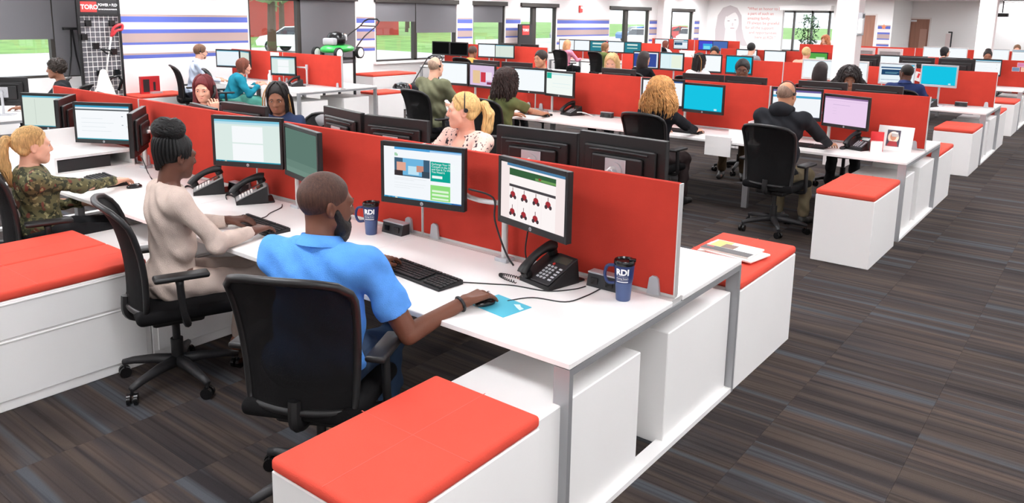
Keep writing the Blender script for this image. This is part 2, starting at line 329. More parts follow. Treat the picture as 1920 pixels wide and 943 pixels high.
# potted tree in the lobby, projector, standing sign
random.seed(4)
t = thing('potted_tree', 'leafy dark green potted tree in the lobby behind the wall opening', 'plant', (-9.15, 31.6, 0))
MB().lathe([(.2, 0), (.26, .05), (.3, .55), (.27, .58), (.25, .5)], 20).build('pot', mat('dark_teal_pot', '#2f4f4f', .4), t, True)
MB().tube([(0, 0, .4), (.03, 0, 1.0), (-.02, .02, 1.6)], [.03, .025, .015]).build('trunk', mat('bark', '#5a4636', .9), t)
lf = MB()
for i in range(420):
    a = random.uniform(0, 6.28); h = random.uniform(.75, 2.2); rr = .48*math.sin(math.pi*min(1, (h-.6)/1.75))**.6*random.uniform(.3, 1); M = T(rr*math.cos(a), rr*math.sin(a), h) @ Matrix.Rotation(random.uniform(0, 6), 4, (random.random()-.5, random.random()-.5, 1)) @ RX(random.uniform(-1, 1))
    lf.add([(0, -.075, 0), (.03, 0, .012), (0, .075, 0), (-.03, 0, .012)], [(0, 1, 2), (0, 2, 3)], M)
lo = lf.build('foliage', mat('dark_leaf', '#3f5c40', .5), t); lo['kind'] = 'stuff'
t = thing('projector', 'dark ceiling projector hanging before the white far wall', 'projector', (-2.15, 30.6, CEIL))
MB().cyl((0, 0, 0), (0, 0, -.42), .02).build('ceiling_pole', M_dark, t); MB().rbox(-.2, .2, -.14, .14, -.56, -.43, .02, 2).build('housing', M_dark, t); MB().cyl((.08, -.14, -.5), (.08, -.17, -.5), .04).build('lens', M_blackg, t)
t = thing('screen_stand', 'slim upright stand leaning by the white far wall beside the second door', 'stand', (-3.75, 31.2, 0))
MB().cyl((0, 0, 0), (0, 0, 1.62), .025).build('pole', M_dark, t); MB().box(-.12, .02, -.01, .01, 1.58, 1.63).build('top_hook', M_dark, t); MB().box(-.2, .2, -.15, .15, 0, .03).build('foot_plate', M_dark, t); MB().box(-.19, -.03, -.02, -.005, .3, 1.55).build('rolled_screen', mat('pink_cream', '#ead9d6', .8), t)
t = thing('fire_strobe', 'small red fire alarm strobe high on the striped window wall', 'alarm', (XW, 18.9, 2.08))
MB().rbox(0, .05, -.09, .09, 0, .22, .01, 2).build('housing', mat('alarm_red', '#c8322c', .4), t); MB().box(.05, .07, -.05, .05, .12, .19).build('strobe_lens', M_print, t)
# outdoors beyond the windows
M_grass = mat('lawn_grass', '#7ea857', .95, bump=.6, bscale=30, var=.25, vscale=.6); M_road = mat('pale_asphalt', '#c9c6c2', .9)
struct(MB().box(-220, -12.6, -60, 220, -.4, -.3).build('ground_lawn', M_grass)); struct(MB().box(-41, -13.4, -30, 14, -.3, -.285).build('ground_road', M_road)); struct(MB().prism([(-14, 15.5), (-14, 90), (-45, 90), (-45, 52), (-20, 23)], -.3, -.28).build('ground_parking', M_road)); struct(MB().box(-41, -27, 14.05, 31, -.3, -.28).build('ground_driveway', M_road))
def car(label, col, loc, rz, name='car'):
    t = thing(name, label, 'car', loc, rz); cm = mat('car_paint_'+col, col, .25, .1, coat=.5); gl = mat('car_glass', '#2c3136', .1)
    prof = [(-2.2, .35), (-2.25, .7), (-2.1, .9), (-1.5, .98), (-.9, 1.38), (-.2, 1.46), (.6, 1.42), (1.25, 1.02), (2.0, .85), (2.25, .6), (2.2, .35)]
    vs = [(x, -(.85 if z < 1.0 else .62), z) for x, z in prof]+[(x, (.85 if z < 1.0 else .62), z) for x, z in prof]; n = len(prof)
    MB().add(vs, [tuple(range(n)), tuple(range(2*n-1, n-1, -1))]+[(i, i+n, (i+1) % n+n, (i+1) % n) for i in range(n)]).build('body', cm, t, 35)
    for s in (-1, 1):
        MB().add([(-1.3, s*.82, 1.0), (-.8, s*.66, 1.33), (-.2, s*.645, 1.39), (-.2, s*.83, 1.0)], [(0, 1, 2, 3)]).build('side_window', gl, t); MB().add([(-.1, s*.83, 1.0), (-.1, s*.645, 1.39), (.55, s*.655, 1.36), (1.1, s*.83, 1.0)], [(0, 1, 2, 3)]).build('side_window', gl, t)
        for x in (-1.35, 1.35): w = MB().use(M_rub).cyl((x, s*.7, .33), (x, s*.9, .33), .33, n=20); w.use(M_silver).cyl((x, s*.89, .33), (x, s*.91, .33), .2, n=12); w.build('wheel', None, t)
    MB().add([(1.3, -.68, 1.02), (1.3, .68, 1.02), (.68, .56, 1.41), (.68, -.56, 1.41)], [(0, 1, 2, 3)]).build('windscreen', gl, t); MB().add([(-1.55, .66, 1.0), (-1.55, -.66, 1.0), (-.98, -.56, 1.37), (-.98, .56, 1.37)], [(0, 1, 2, 3)]).build('rear_window', gl, t)
    return t
car('white sedan parked outside the clear window behind the green mower', '#e9ece8', (-35, 25.3, -.28), math.radians(205)); car('bright red car parked outside the half-shaded window', '#e5402f', (-36.5, 46.5, -.28), math.radians(-50))
car('dark red car parked outside the window beside the red sign stand', '#c92f2b', (-27, 41, -.28), math.radians(-70)); car('silver grey car parked on the lot behind the dark red car', '#8f9a98', (-36, 55, -.28), math.radians(60))
car('white car parked outside the window beyond the wide striped wall', '#f0efed', (-26, 48.0, -.28), math.radians(-70)); car('blue car parked on the lot behind white cars', '#3f7fbf', (-33, 61, -.28), math.radians(60)); car('red hatchback parked on the lot beside the blue car', '#c73a35', (-33, 68, -.28), math.radians(60)); car('white car parked outside the last window by the corner', '#f0efed', (-26, 56, -.28), math.radians(-70))
def tree(label, loc, h, r, col, name='tree', n=500, seed=1):
    random.seed(seed); t = thing(name, label, 'tree', loc); MB().tube([(0, 0, 0), (.1, 0, h*.35), (0, .1, h*.75)], [.22, .17, .06], 10).build('trunk', mat('bark', '#5a4636', .9), t); f = MB()
    for i in range(n):
        v = Vector((random.gauss(0, 1), random.gauss(0, 1), random.gauss(0, 1))).normalized()*random.uniform(.5, 1); k = .25*h*.3; M = T(v.x*r, v.y*r, h*.72+v.z*h*.36) @ Matrix.Scale(max(1, h/5), 4) @ Matrix.Rotation(random.uniform(0, 6), 4, (random.random()-.5, random.random()-.5, .5))
        f.add([(0, -.3, 0), (.2, 0, .05), (0, .3, 0), (-.2, 0, .05)], [(0, 1, 2), (0, 2, 3)], M)
    o = f.build('foliage', mat('leaf_'+col, col, .7), t); o['kind'] = 'stuff'
tree('slim green tree outside the clear window before the white sedan', (-29, 19.2, -.3), 7, 1.7, '#86a06a', seed=3); tree('brown budding tree on the lawn outside the half-shaded windows', (-68, 66, -.3), 8, 5, '#a08d68', seed=5); tree('bright green round shrub tree beyond the parked cars', (-58, 88, -.3), 6, 5, '#8fae5a', seed=8); tree('tall green tree beside the red outbuilding', (-48, 33.5, -.3), 10, 3, '#8aa66c', seed=9)
t = thing('outbuilding', 'long low red outbuilding across the lawn beyond the white sedan', 'building', (-62, 42, -.3)); MB().box(-3, 3, -14, 14, 0, 3.6).build('wall', mat('red_siding', '#b8433a', .8, var=.1, vscale=.5), t); MB().add([(3.3, -14.2, 3.55), (3.3, 14.2, 3.55), (0, 14.2, 5), (0, -14.2, 5), (-3.3, -14.2, 3.55), (-3.3, 14.2, 3.55)], [(0, 1, 2, 3), (3, 2, 5, 4), (0, 3, 4), (1, 5, 2)]).build('roof', mat('grey_roof', '#8a8885', .9), t)
for i, (x, y, c) in enumerate(((-86, 84, '#a08d68'), (-88, 101, '#8f8460'), (-92, 68, '#97a36c'))): tree('bare brownish tree in the tree line beyond the lawn, '+('middle one', 'one nearest the parking', 'greener one')[i], (x, y, -.3), 11, 6.5, c, seed=20+i)
# ---------------------------------------------------------------- desks, dividers, pedestals
DL = 1.58; ZT = .735; YPAN = .875; DEPTH = 1.613; ZP = 1.26
def desk_row(label, xr, P, n, group='long white bench desks', legs=True, depth=DEPTH):
    t = thing('bench_desk', label, 'desk', (xr, P, 0), 0, group)
    for i in range(n):
        x1, x0 = -i*DL-.001, -(i+1)*DL+.001
        MB().rbox(x0, x1, 0, YPAN-.055, .71, ZT, .003, 1).build('worktop', M_white, t)
        MB().rbox(x0, x1, YPAN+.05, depth, .71, ZT, .003, 1).build('worktop', M_white, t)
    r = MB(); r.box(-n*DL+.01, -.01, YPAN-.052, YPAN-.03, .70, ZT); r.box(-n*DL+.01, -.01, YPAN+.03, YPAN+.047, .70, ZT); r.box(-n*DL+.01, -.01, YPAN-.03, YPAN+.03, .70, ZT-.001); r.build('cable_rail', M_alul, t)
    for x in (0, -n*DL+.07):
        f = MB()
        for y in (0, depth-.025): f.box(x-.07, x, y, y+.025, 0, .708)
        f.box(x-.07, x, .025, depth-.025, .683, .708); f.build('end_frame', M_alu, t); MB().box(x-.07, x, .025, depth-.025, 0, .025).build('bottom_rail', M_white, t)  # bottom rail coloured white to stand in for the reflection on its metal
    for i in range(1, n):
        f = MB(); x = -i*DL
        for y in (.32, depth-.35): f.box(x-.03, x+.03, y, y+.05, 0, .708)
        f.box(x-.02, x+.02, .32, depth-.32, .66, .708); f.build('inner_leg', M_alu, t)
    b = MB(); b.box(-n*DL+.2, -.2, .3, .34, .67, .706); b.box(-n*DL+.2, -.2, depth-.34, depth-.3, .67, .706); b.build('support_beam', M_alu, t); return t
def divider(label, x0, x1, y, brackets=True, group='red fabric desk dividers'):
    t = thing('desk_divider', label, 'divider', ((x0+x1)/2, y, ZT), 0, group); w = (x1-x0)/2-.002
    MB().rbox(-w+.006, w-.006, -.016, .016, .012, ZP-ZT, .006, 2).build('fabric_panel', M_red, t, 40)
    e = MB(); e.box(-w, -w+.006, -.017, .017, .01, ZP-ZT-.002); e.box(w-.006, w, -.017, .017, .01, ZP-ZT-.002); e.box(-w, w, -.012, .012, 0, .012); e.build('edge_trim', M_alul, t)
    if brackets:
        for sx in (-1, 1):
            for sy in (-1, 1):
                c = sx*(w-.1); MB().prism([(c-.032, 0), (c+.032, 0), (c+.022, .075), (c+.01, .085), (c-.01, .085), (c-.022, .075)], .017, .03, Matrix(((1, 0, 0, 0), (0, 0, sy, 0), (0, 1, 0, .0), (0, 0, 0, 1)))).build('clamp_bracket', M_silver, t)
    return t
def pedestal(label, x0, x1, y0, y1, cushion=True, front=None, h=.56, group=None, name=None):
    cx, cy = (x0+x1)/2, (y0+y1)/2; w, d = (x1-x0)/2-.001, (y1-y0)/2-.001
    t = thing(name or ('cushioned_pedestal' if cushion else 'file_cabinet'), label, 'cabinet', (cx, cy, 0), 0, group)
    MB().rbox(-w, w, -d, d, 0, h, .004, 1).build('body', M_white, t)
    if front:
        s = 1 if front == '+x' else -1
        for z0, z1 in ((.37, h-.01), (.055, .36)):
            o = MB().rbox(min(s*w, s*(w+.006)), max(s*w, s*(w+.006)), -d+.03, d-.03, z0, z1, .0025, 1).build('drawer_front', M_white, t)
            MB().box(min(s*w, s*(w+.0075)), max(s*w, s*(w+.0075)), -d+.05, d-.05, z1-.012, z1-.006).build('finger_groove', mat('groove_grey', '#c9c6c4', .6), o)
    if cushion:
        nx, ny = 12, 16; vs = []; fs = []
        def se(u): return math.copysign(abs(u)**1.0, u)
        c = MB().rbox(-w-.001, w+.001, -d-.004, d+.004, h, h+.048, .018, 4); c.build('seat_cushion', M_cush, t, True)
        sm = None if label.startswith('low') else MB().box(-w, w, -.0015, .0015, h+.0475, h+.0487).box(-.0015, .0015, -d, d, h+.0475, h+.0487).build('seam', mat('red_thread', '#d5584a', .9), t)
    return t
PR = [0, 5.347, 10.343, 15.07, 20.9]
RN = ["the blue-shirted man's row", "the hooded man's row", "the navy-shirted man's row", "the row with pinned photos", "the bun-haired person's row"]
for k, (P, nm) in enumerate(zip(PR, RN)):
    xr = (0, .03, .03, .03, .03)[k]
    desk_row('long white double-sided bench desk with steel end frame, '+nm, xr, P, 4)
    for i in range(4):
        divider('red fabric desk divider, '+('end panel facing the aisle', 'second panel from the aisle', 'third panel from the aisle', 'panel farthest from the aisle')[i]+' of '+nm, xr-(i+1)*DL, xr-i*DL-(.012 if i == 0 else 0), P+YPAN, k < 3)
    yb = P-(.92, 1.05, 1.05, 1.05, 1.0)[k]; ys_ = P-.175
    pedestal('white red-cushioned pedestal, aisle end of '+nm+', chair side', xr-.5 if k == 0 else xr-.46, xr, yb, ys_); pedestal('plain white cabinet, aisle end of '+nm+', chair side', xr-.48, xr-.035, ys_+.003, P+.612, False)
    pedestal('plain white cabinet, aisle end of '+nm+', back side', xr-.48, xr-.035, P+.868, P+DEPTH-.03, False); pedestal('white red-cushioned pedestal, aisle end of '+nm+', back side', xr-.48, xr, P+DEPTH+.012, P+DEPTH+.89)
    if k < 3:
        for s, x0, x1, fr in (('aisle-side', -3.152, -2.70, '+x'), ('window-side', -3.608, -3.156, '-x')):
            pedestal('red-cushioned drawer pedestal mid '+nm+', '+s+' one', xr+x0, xr+x1, P-1.28 if k == 0 else yb, ys_, True, fr); pedestal('plain white cabinet mid '+nm+', '+s+' one', xr+x0, xr+x1, ys_+.003, P+.55, False, fr)
# left block beyond the cross aisle
LB = [(.05, -8.25, 2, "the row beside the wire rack"), (5.33, -8.62, 2, "the teal-topped woman's row"), (11.33, -8.75, 2, "the orange-shirted person's row"), (16.53, -8.62, 2, "the pink-topped woman's row"), (21.33, -8.3, 2, "the row under the portrait")]
for k, (P, xr, n, nm) in enumerate(LB):
    desk_row('white bench desk near the windows, '+nm, xr, P, n)
    if k:
        for i in range(n): divider('red fabric desk divider, '+('panel toward the cross aisle', 'panel toward the windows')[i]+' of '+nm, xr-(i+1)*DL, xr-i*DL-(.012 if i == 0 else 0), P+YPAN, k < 2)
        pedestal('plain white cabinet under the cross-aisle end of '+nm, xr-.9, xr-.08, P+.1, P+.62, False); pedestal('plain white cabinet under the back of '+nm, xr-.7, xr-.08, P+.95, P+1.5, False)
pedestal('low white pedestal with red cushion beside the second mower', -9.12, -8.66, 7.0, 7.62); pedestal('white drawer cabinet with red cushion standing under the half-shaded windows', -11.75, -11.1, 9.1, 10.4, True, '+x', .62); pedestal('low white cabinet with red cushion along the striped wall', -12.25, -11.64, 4.3, 5.25, True, None, .46)
# ---------------------------------------------------------------- monitors and arms
MW, MH = .505, .33
def screen_mesh(spec, parent, w=MW-.036, h=MH-.05):
    mb = MB(); mb.use(scr(spec[0])).rect((-w/2, -.0162, -h/2), (w, 0, 0), (0, 0, h)); e = 0
    for it in spec[1:]:
        e += 1; y = -.0162-.00012*e
        if it[0] == 't': 
            v, f = text_geo(it[1], it[5], .0); mb.use(scr(it[2])).add([(p[0]-w/2+it[3]*w, y, p[1]-h/2+it[4]*h) for p in v], f)
        elif it[0] == 'o': mb.use(scr(it[1])).add([(-w/2+(it[2]+it[4]*math.cos(a))*w, y, -h/2+(it[3]+it[5]*math.sin(a))*h) for a in [i*.5236 for i in range(12)]], [tuple(range(12))])
        else: c, x0, x1, z0, z1 = it; mb.use(scr(c)).rect((-w/2+x0*w, y, -h/2+z0*h), ((x1-x0)*w, 0, 0), (0, 0, (z1-z0)*h))
    return mb.build('screen', None, parent)
_mon = {}
def mon_mesh(bez):
    if bez in _mon: return _mon[bez]
    m = {'black': M_black, 'silver': M_silver, 'white': M_alul}[bez]; b = MB(); b.rbox(-MW/2, MW/2, -.0155, .012, -MH/2, MH/2, .004, 2)
    f = MB(); z0 = -MH/2; hw, hh = MW/2, MH/2
    for x0, x1, z0, z1 in ((-hw, -hw+.018, -hh, hh), (hw-.018, hw, -hh, hh), (-hw+.018, hw-.018, hh-.018, hh), (-hw+.018, hw-.018, -hh, -hh+.032)): f.rbox(x0, x1, -.022, -.0155, z0, z1, .0015, 1)
    k = MB(); k.rbox(-.21, .21, .012, .034, -.12, .11, .01, 2); k.rbox(-.15, .15, .034, .052, -.09, .07, .012, 2)
    _mon[bez] = (b, f, k, m); return _mon[bez]
_lg = None
def monitor(label, x, y, z, yaw, spec, bez='black', tilt=0, logo=False, plate=False, group=None, name='computer_monitor'):
    t = thing(name, label, 'monitor', (x, y, z), math.radians(yaw), group); t.rotation_euler = (math.radians(tilt), 0, math.radians(yaw)); b, f, k, m = mon_mesh(bez)
    b.build('casing', m, t); f.build('bezel', m, t); k.build('back_cover', M_black if bez != 'white' else M_grey, t)
    if spec: screen_mesh(spec, t)
    if logo:
        g = MB().use(M_silver).cyl((0, -.0225, -MH/2+.016), (0, -.0222, -MH/2+.016), .0095, n=20); v, f_ = text_geo('hp', .012, .0002); g.use(M_black).add([(p[0]-.0065, -.0228, p[1]-MH/2+.0125) for p in v], f_); g.build('logo_badge', None, t)
        g = MB()
        for i in range(5): g.box(.15+i*.018, .158+i*.018, -.0226, -.022, -MH/2+.01, -MH/2+.014)
        g.build('button_row', M_dark, t)
    if plate: 
        p = MB(); p.rbox(-.06, .06, .052, .058, -.065, .055, .002, 1); p.cyl((0, .058, -.005), (0, .066, -.005), .045, n=20); p.cyl((0, .066, -.005), (0, .1, -.01), .018, n=12); p.build('mount_plate', M_silver, t, 40)
        MB().tube([(-.17, .036, .085), (-.1, .046, .09), (.1, .046, .09), (.17, .036, .085)], .006, 6).build('vent_ridge', M_dark, t)
    return t
def arm(label, px, py, mons, side=1, z0=ZT):
    t = thing('monitor_arm', label, 'monitor arm', (px, py, z0)); MB().cyl((0, 0, 0), (0, 0, .34), .017, n=14).build('post', M_alul, t, 40); MB().rbox(-.04, .04, -.035, .035, 0, .02, .004, 1).build('clamp', M_silver, t)
    for i, (mx, my, mz, yaw) in enumerate(mons):
        a = math.radians(yaw); e = Vector((mx-math.sin(a)*.053-px, my+math.cos(a)*.053-py, mz-z0-.005)) if side == 1 else Vector((mx-math.sin(a)*.053-px, my+math.cos(a)*.053-py, mz-z0-.005)); zz = .3
        mid = Vector((e.x*.5, e.y*.5+.03*side, zz+(i*.035)))
        q = MB().tube(spline([(0, 0, zz+i*.035), mid, (e.x*.93, e.y*.8+.02*side, e.z), e], 4), .014, 8); q.build('swing_arm', M_alul, t, True)
    MB().cyl((0, 0, .27), (0, 0, .35), .024, n=14).build('collar', M_silver, t, 40); return t
W_ = '#eef6fb'
S_plain = [W_, ('#62b9d6', 0, 1, .955, 1), ('#3aa7c4', 0, 1, 0, .045), ('#dfe9ee', .1, .9, .2, .21)]
S_white = ['#f6fbfe', ('#d3e4ef', 0, 1, .96, 1)]
S_doc = ['#dcebe6', ('#7cc5dd', 0, 1, .95, 1), ('#bfe0ea', 0, 1, .9, .95), ('#f7fafc', .27, .74, .06, .45), ('#f7fafc', .27, .74, .48, .86), ('#2a9db5', 0, 1, 0, .05), ('#1e6c8f', .02, .05, .01, .04), ('#1e6c8f', .08, .11, .01, .04), ('#e7e9d2', .14, .17, .01, .04)]
S_web = ['#f4f8fc', ('#4c9fd8', .14, 1, .955, 1), ('#a9cdf0', .6, 1, .955, .985), ('#58b56a', .145, .155, .83, .89), ('#58b56a', .16, .168, .83, .89), ('#58b56a', .172, .182, .83, .87), ('#3f5f78', .14, .6, .46, .8), ('#6fb6e0', .25, .52, .48, .8), ('#bfe4f5', .32, .46, .5, .66), ('#e2a893', .17, .29, .56, .72), ('#c98f7d', .43, .52, .56, .68), ('#3a3336', .14, .25, .46, .56), ('#3c4c5a', .5, .6, .46, .58), ('#11a593', .61, .86, .42, .79), ('#eefaf7', .63, .76, .48, .53),
  ('t', 'Exchange Your Product', '#f4fffc', .625, .73, .0155), ('t', 'Content in the SDRM', '#f4fffc', .625, .68, .0155), ('t', 'and Get It To Where', '#f4fffc', .625, .63, .0155), ('t', 'You Need It', '#f4fffc', .625, .58, .0155), ('#8fdc7c', .61, .86, .06, .35), ('#dff6d8', .63, .84, .22, .26), ('#dff6d8', .63, .84, .15, .19), ('#dff6d8', .63, .84, .08, .115), ('#d4d9de', .14, .56, .415, .42), ('#d4d9de', .14, .4, .385, .39), ('#dfe3e7', .14, .55, .32, .325), ('#dfe3e7', .14, .53, .27, .275), ('#dfe3e7', .14, .35, .23, .235), ('#3f9fd0', 0, 1, 0, .05), ('#1c7fa8', .02, .06, .008, .042), ('#1c7fa8', .08, .11, .008, .042), ('#eef3d8', .15, .18, .008, .042), ('#2b5fa8', .88, 1, .005, .045)]
S_shop = ['#f7e9e8', ('#4f82a8', .1, 1, .955, 1), ('#fdf6f5', .14, .86, .02, .95), ('#39613f', .14, .86, .8, .92), ('#6f9f5b', .55, .86, .81, .85), ('#8b4a3a', .6, .64, .825, .86), ('#4b474b', .14, .86, .6, .645)]
for i in range(7):
    cx_, cz_ = .2+(i % 4)*.185, .47-(i//4)*.3; S_shop += [('o', '#a5333a', cx_, cz_, .04, .055), ('o', '#4a3a40', cx_-.03, cz_-.045, .022, .035), ('o', '#4a3a40', cx_+.035, cz_-.045, .022, .035), ('#7b5a5e', cx_-.005, cx_+.005, cz_+.05, cz_+.12)]
for i in range(3): S_shop.append(('#e8d9d9', .29+i*.185, .292+i*.185, .05, .58))
S_mail = ['#f7fafd', ('#3f9ec4', .0, 1, .95, 1), ('#e8eef2', 0, 1, .9, .95), ('#5a5f63', 0, 1, .86, .9), ('#dbe3e8', .1, .5, .62, .63), ('#dbe3e8', .1, .7, .5, .51), ('#dbe3e8', .1, .55, .38, .39), ('#dbe3e8', .1, .65, .26, .27), ('#8d99a2', .85, .88, .7, .72), ('#8d99a2', .85, .88, .45, .47), ('#2aa3b8', 0, 1, 0, .05)]
S_grey = ['#dbe6dc', ('#69bcd8', 0, 1, .95, 1), ('#c4cfc6', .25, .26, .1, .9), ('#2a9db5', 0, 1, 0, .05)]
S_teal = ['#18c4e4', ('#c8eef5', .8, .87, .06, .13), ('#1690b0', 0, 1, 0, .05)]
S_side = ['#5f7b71', ('#69857a', .0, 1, .0, .3), ('#728e83', 0, 1, 0, .14)]
S_pink = ['#ecd0ef', ('#8d6f9c', 0, 1, .94, 1), ('#d8b9de', 0, 1, .86, .87), ('#b9a0c8', .2, .6, .72, .73), ('#c9b3d4', .2, .3, .6, .605), ('#c9b3d4', .2, .3, .5, .505), ('#c9b3d4', .2, .3, .4, .405)]
S_blueb = ['#f3f6fa', ('#6b5f9c', 0, 1, .93, 1), ('#4aa7cf', 0, 1, .72, .8), ('#2c3550', .8, 1, 0, .05)]
S_gal = ['#f6f8fb', ('#2f4f86', .3, 1, .94, 1), ('#c23a52', .07, .35, .5, .72), ('#e9b9c6', .1, .22, .6, .74), ('#2b3558', .07, .33, .44, .53), ('#3a4a7c', .07, .2, .2, .36), ('#d94f45', .4, .55, .55, .75), ('#5b7fc0', .24, .36, .2, .36)]
S_room = ['#dcc3e4', ('#e8c79c', .12, .42, .12, .75), ('#cf3d4c', .45, .65, .2, .68), ('#8a3b58', .7, .98, .1, .22), ('#f0e4f0', .66, .9, .3, .7)]
S_green = ['#f3faf5', ('#27b39b', .02, .2, .72, .98), ('#bfe3e8', .2, 1, .9, .97), ('#dceef0', .25, .9, .5, .52), ('#dceef0', .25, .9, .35, .36)]
S_navy = ['#3b4f9a', ('#eef4fb', 0, 1, .93, 1), ('#eef4fb', 0, 1, 0, .06), ('#e6edf8', .94, 1, 0, 1)]
S_two = ['#dff3f7', ('#9fc9d0', .42, .425, .05, .95), ('#e9f3e0', .5, .95, .1, .9), ('#79c4d8', 0, 1, .96, 1)]
S_card = ['#e9f3f9', ('#39b8d6', .7, 1, .93, 1), ('#3b5f86', .02, 1, .78, .86), ('#24466b', .04, .62, .42, .72), ('#7fb6c8', .15, .55, .55, .57), ('#7fb6c8', .15, .5, .5, .52), ('#4a6f96', .04, .9, .15, .17)]
S_green2 = ['#58a94e', ('#a9dc85', .1, .6, .3, .6), ('#cdeed0', .5, .9, .5, .7)]
S_win = ['#4a4ed0', ('#3fa8ea', .3, 1, .05, .7), ('#7fe0f2', .35, .8, .1, .45)]
S_blue = ['#4f6fb4']
S_tealp = ['#2f7f8f', ('#dff0ea', .15, .8, .7, .85), ('#bfe0d6', .15, .8, .4, .5)]
S_off = ['#101011']
# row one
def pair(row, who, px, py, a, b, side=1):
    ms = []
    for m in (a, b):
        if m is None: continue
        x, y, z, yaw, spec, desc = m[:6]; kw = m[6] if len(m) > 6 else {}; monitor(desc+' '+who, x, y, z, yaw, spec, **kw); ms.append((x, y, z, yaw))
    arm('silver monitor arm post clamped to the rail '+who, px, py, ms, side)
H1 = {'logo': True}
pair(0, 'before the blue-shirted man', -.93, .79, (-1.363, .648, 1.142, 13, S_web, 'black monitor showing a teal and green web page', H1), (-.65, .652, 1.135, -14, S_shop, 'black monitor showing rows of red mowers', H1))
pair(0, 'before the woman in the beige sweater', -2.62, .79, (-2.933, .656, 1.141, 24, S_doc, 'black monitor showing two pale document pages', H1), (-2.43, .70, 1.115, -14, S_side, 'aslant black monitor with dim grey-green screen', {'bez': 'black'}))
pair(0, 'before the woman in the patterned top', -4.55, .79, (-4.98, .69, 1.06, 30, S_mail, 'black monitor showing a white mail page', H1), (-4.36, .66, 1.06, -38, S_side, 'black monitor seen almost edge-on', {}))
pair(0, 'at the window-side end of its row', -5.8, .79, (-6.1, .72, 1.05, 30, S_grey, 'black monitor showing a grey green page', H1), (-5.6, .67, 1.06, -38, S_side, 'black monitor seen edge-on', {}))
PB = {'plate': True}
pair(0, 'back to back with the blue-shirted man', -.7, .96, (-.97, 1.1, 1.215, 184, S_plain, 'black silver-mounted monitor back, window-side one', PB), (-.45, 1.1, 1.235, 176, S_plain, 'black silver-mounted monitor back, aisle-side one', PB), -1)
pair(0, 'before the woman in the floral blouse', -2.25, .96, (-2.56, 1.12, 1.18, 168, S_plain, 'slanted black monitor back', PB), (-2.04, 1.1, 1.175, 185, S_plain, 'black monitor back beside her shoulder', PB), -1)
pair(0, 'before the smiling braided woman', -3.95, .96, (-4.24, 1.12, 1.065, 170, S_plain, 'black monitor back beside the red-haired woman', PB), (-3.65, 1.1, 1.125, 184, S_plain, 'wide black monitor back', PB), -1)
# row two
pair(1, 'before the man in the olive shirt', -5.7, 6.13, (-5.97, 5.97, 1.15, 8, S_white, 'black monitor showing a blank white page'), (-5.45, 5.99, 1.145, -5, S_room, 'black monitor showing a lilac picture'))
pair(1, 'before the woman in the green top', -4.38, 6.13, (-4.6, 5.93, 1.14, 2, S_white, 'black monitor showing a white page', H1), (-4.16, 5.98, 1.12, -10, S_green, 'black monitor showing a page with a teal corner', H1))
pair(1, 'before the curly blonde woman', -2.5, 6.13, (-2.68, 5.9, 1.12, 8, S_gal, 'black monitor showing a photo gallery'), (-2.2, 5.95, 1.09, -5, S_teal, 'black monitor with a bright cyan desktop', H1))
pair(1, 'before the hooded man', -.88, 6.13, (-1.16, 5.9, 1.12, 8, S_blueb, 'black monitor showing a page with a blue band'), (-.68, 5.95, 1.075, -18, S_pink, 'black monitor showing a pale pink page', H1))
for i, (x, w) in enumerate(((-5.82, 'by the young dark-haired man, window-side one'), (-5.26, 'by the young dark-haired man, aisle-side one'), (-3.62, 'by the blonde whose face peeks over the divider'), (-2.47, 'beside the man with glasses'), (-1.95, 'in front of the man with glasses'), (-1.09, 'beside the dark-haired woman at the column'), (-.54, 'in front of the dark-haired woman at the column'))):
    monitor('black monitor back over the divider '+w, x, 6.5, 1.155, 180+(i % 2*2-1)*4, S_plain)
R3 = [(-5.62, S_navy, 'black monitor with a dark blue screen before the long-haired woman in black', 'black'), (-5.09, S_two, 'black monitor with a pale two-column page beside the woman in black', 'black'), (-4.39, S_white, 'black monitor showing a white page before the woman with streaked dreads', 'black'), (-3.81, S_teal, 'black monitor with a cyan desktop behind the man with glasses', 'black'), (-2.47, S_white, 'white-edged monitor before the sleek dark-haired woman by the column', 'white'), (-1.95, S_white, 'white-edged monitor half hidden by the white column', 'white'), (-1.29, S_card, 'silver monitor showing a dark banner page before the navy-shirted man', 'silver'), (-.71, S_teal, 'silver monitor with a cyan desktop beside the navy-shirted man', 'silver')]
for i, (x, s, d, bz) in enumerate(R3): monitor(d, x, 10.95, 1.18, (8, -6)[i % 2], s, bz)
for x, d in ((-1.96, 'black monitor back beyond the dividers past the column'), (-1.16, 'black monitor back above the navy-shirted man'), (-.6, 'black monitor back above the cyan silver monitor')): monitor(d, x, 11.65, 1.25, 180, S_plain)
for x, s, d in ((-5.54, S_white, 'monitor with white page before the man in grey hood collar'), (-4.87, S_white, 'monitor with white page near the peach-topped blonde'), (-3.95, S_green2, 'monitor with a green picture before the peach-topped blonde'), (-2.49, S_white, 'monitor with white page over the card monitor'), (-1.98, S_blueb, 'monitor with blue corner over the navy-shirted man'), (-1.22, S_white, 'monitor with white page beside the pinned photos'), (-.67, S_mail, 'monitor with lined page beside the pinned photos')): monitor(d, x, 15.7, 1.11, 0, s)
for x, d in ((-3.16, 'grey monitor back past the nearer column, window-side one'), (-2.6, 'grey monitor back past the nearer column, aisle-side one')): monitor(d, x, 16.4, 1.22, 180, S_plain, 'white')
for x, s, d in ((-2.59, S_white, 'white monitor, window side of the black-haired person at the far row'), (-2.05, S_white, 'white monitor, aisle side of the black-haired person at the far row'), (-1.12, S_white, 'white monitor beside the bun-haired person'), (-.56, S_mail, 'lined white monitor nearest the aisle in the far row')): monitor(d, x, 21.3, 1.16, 0, s, 'white')
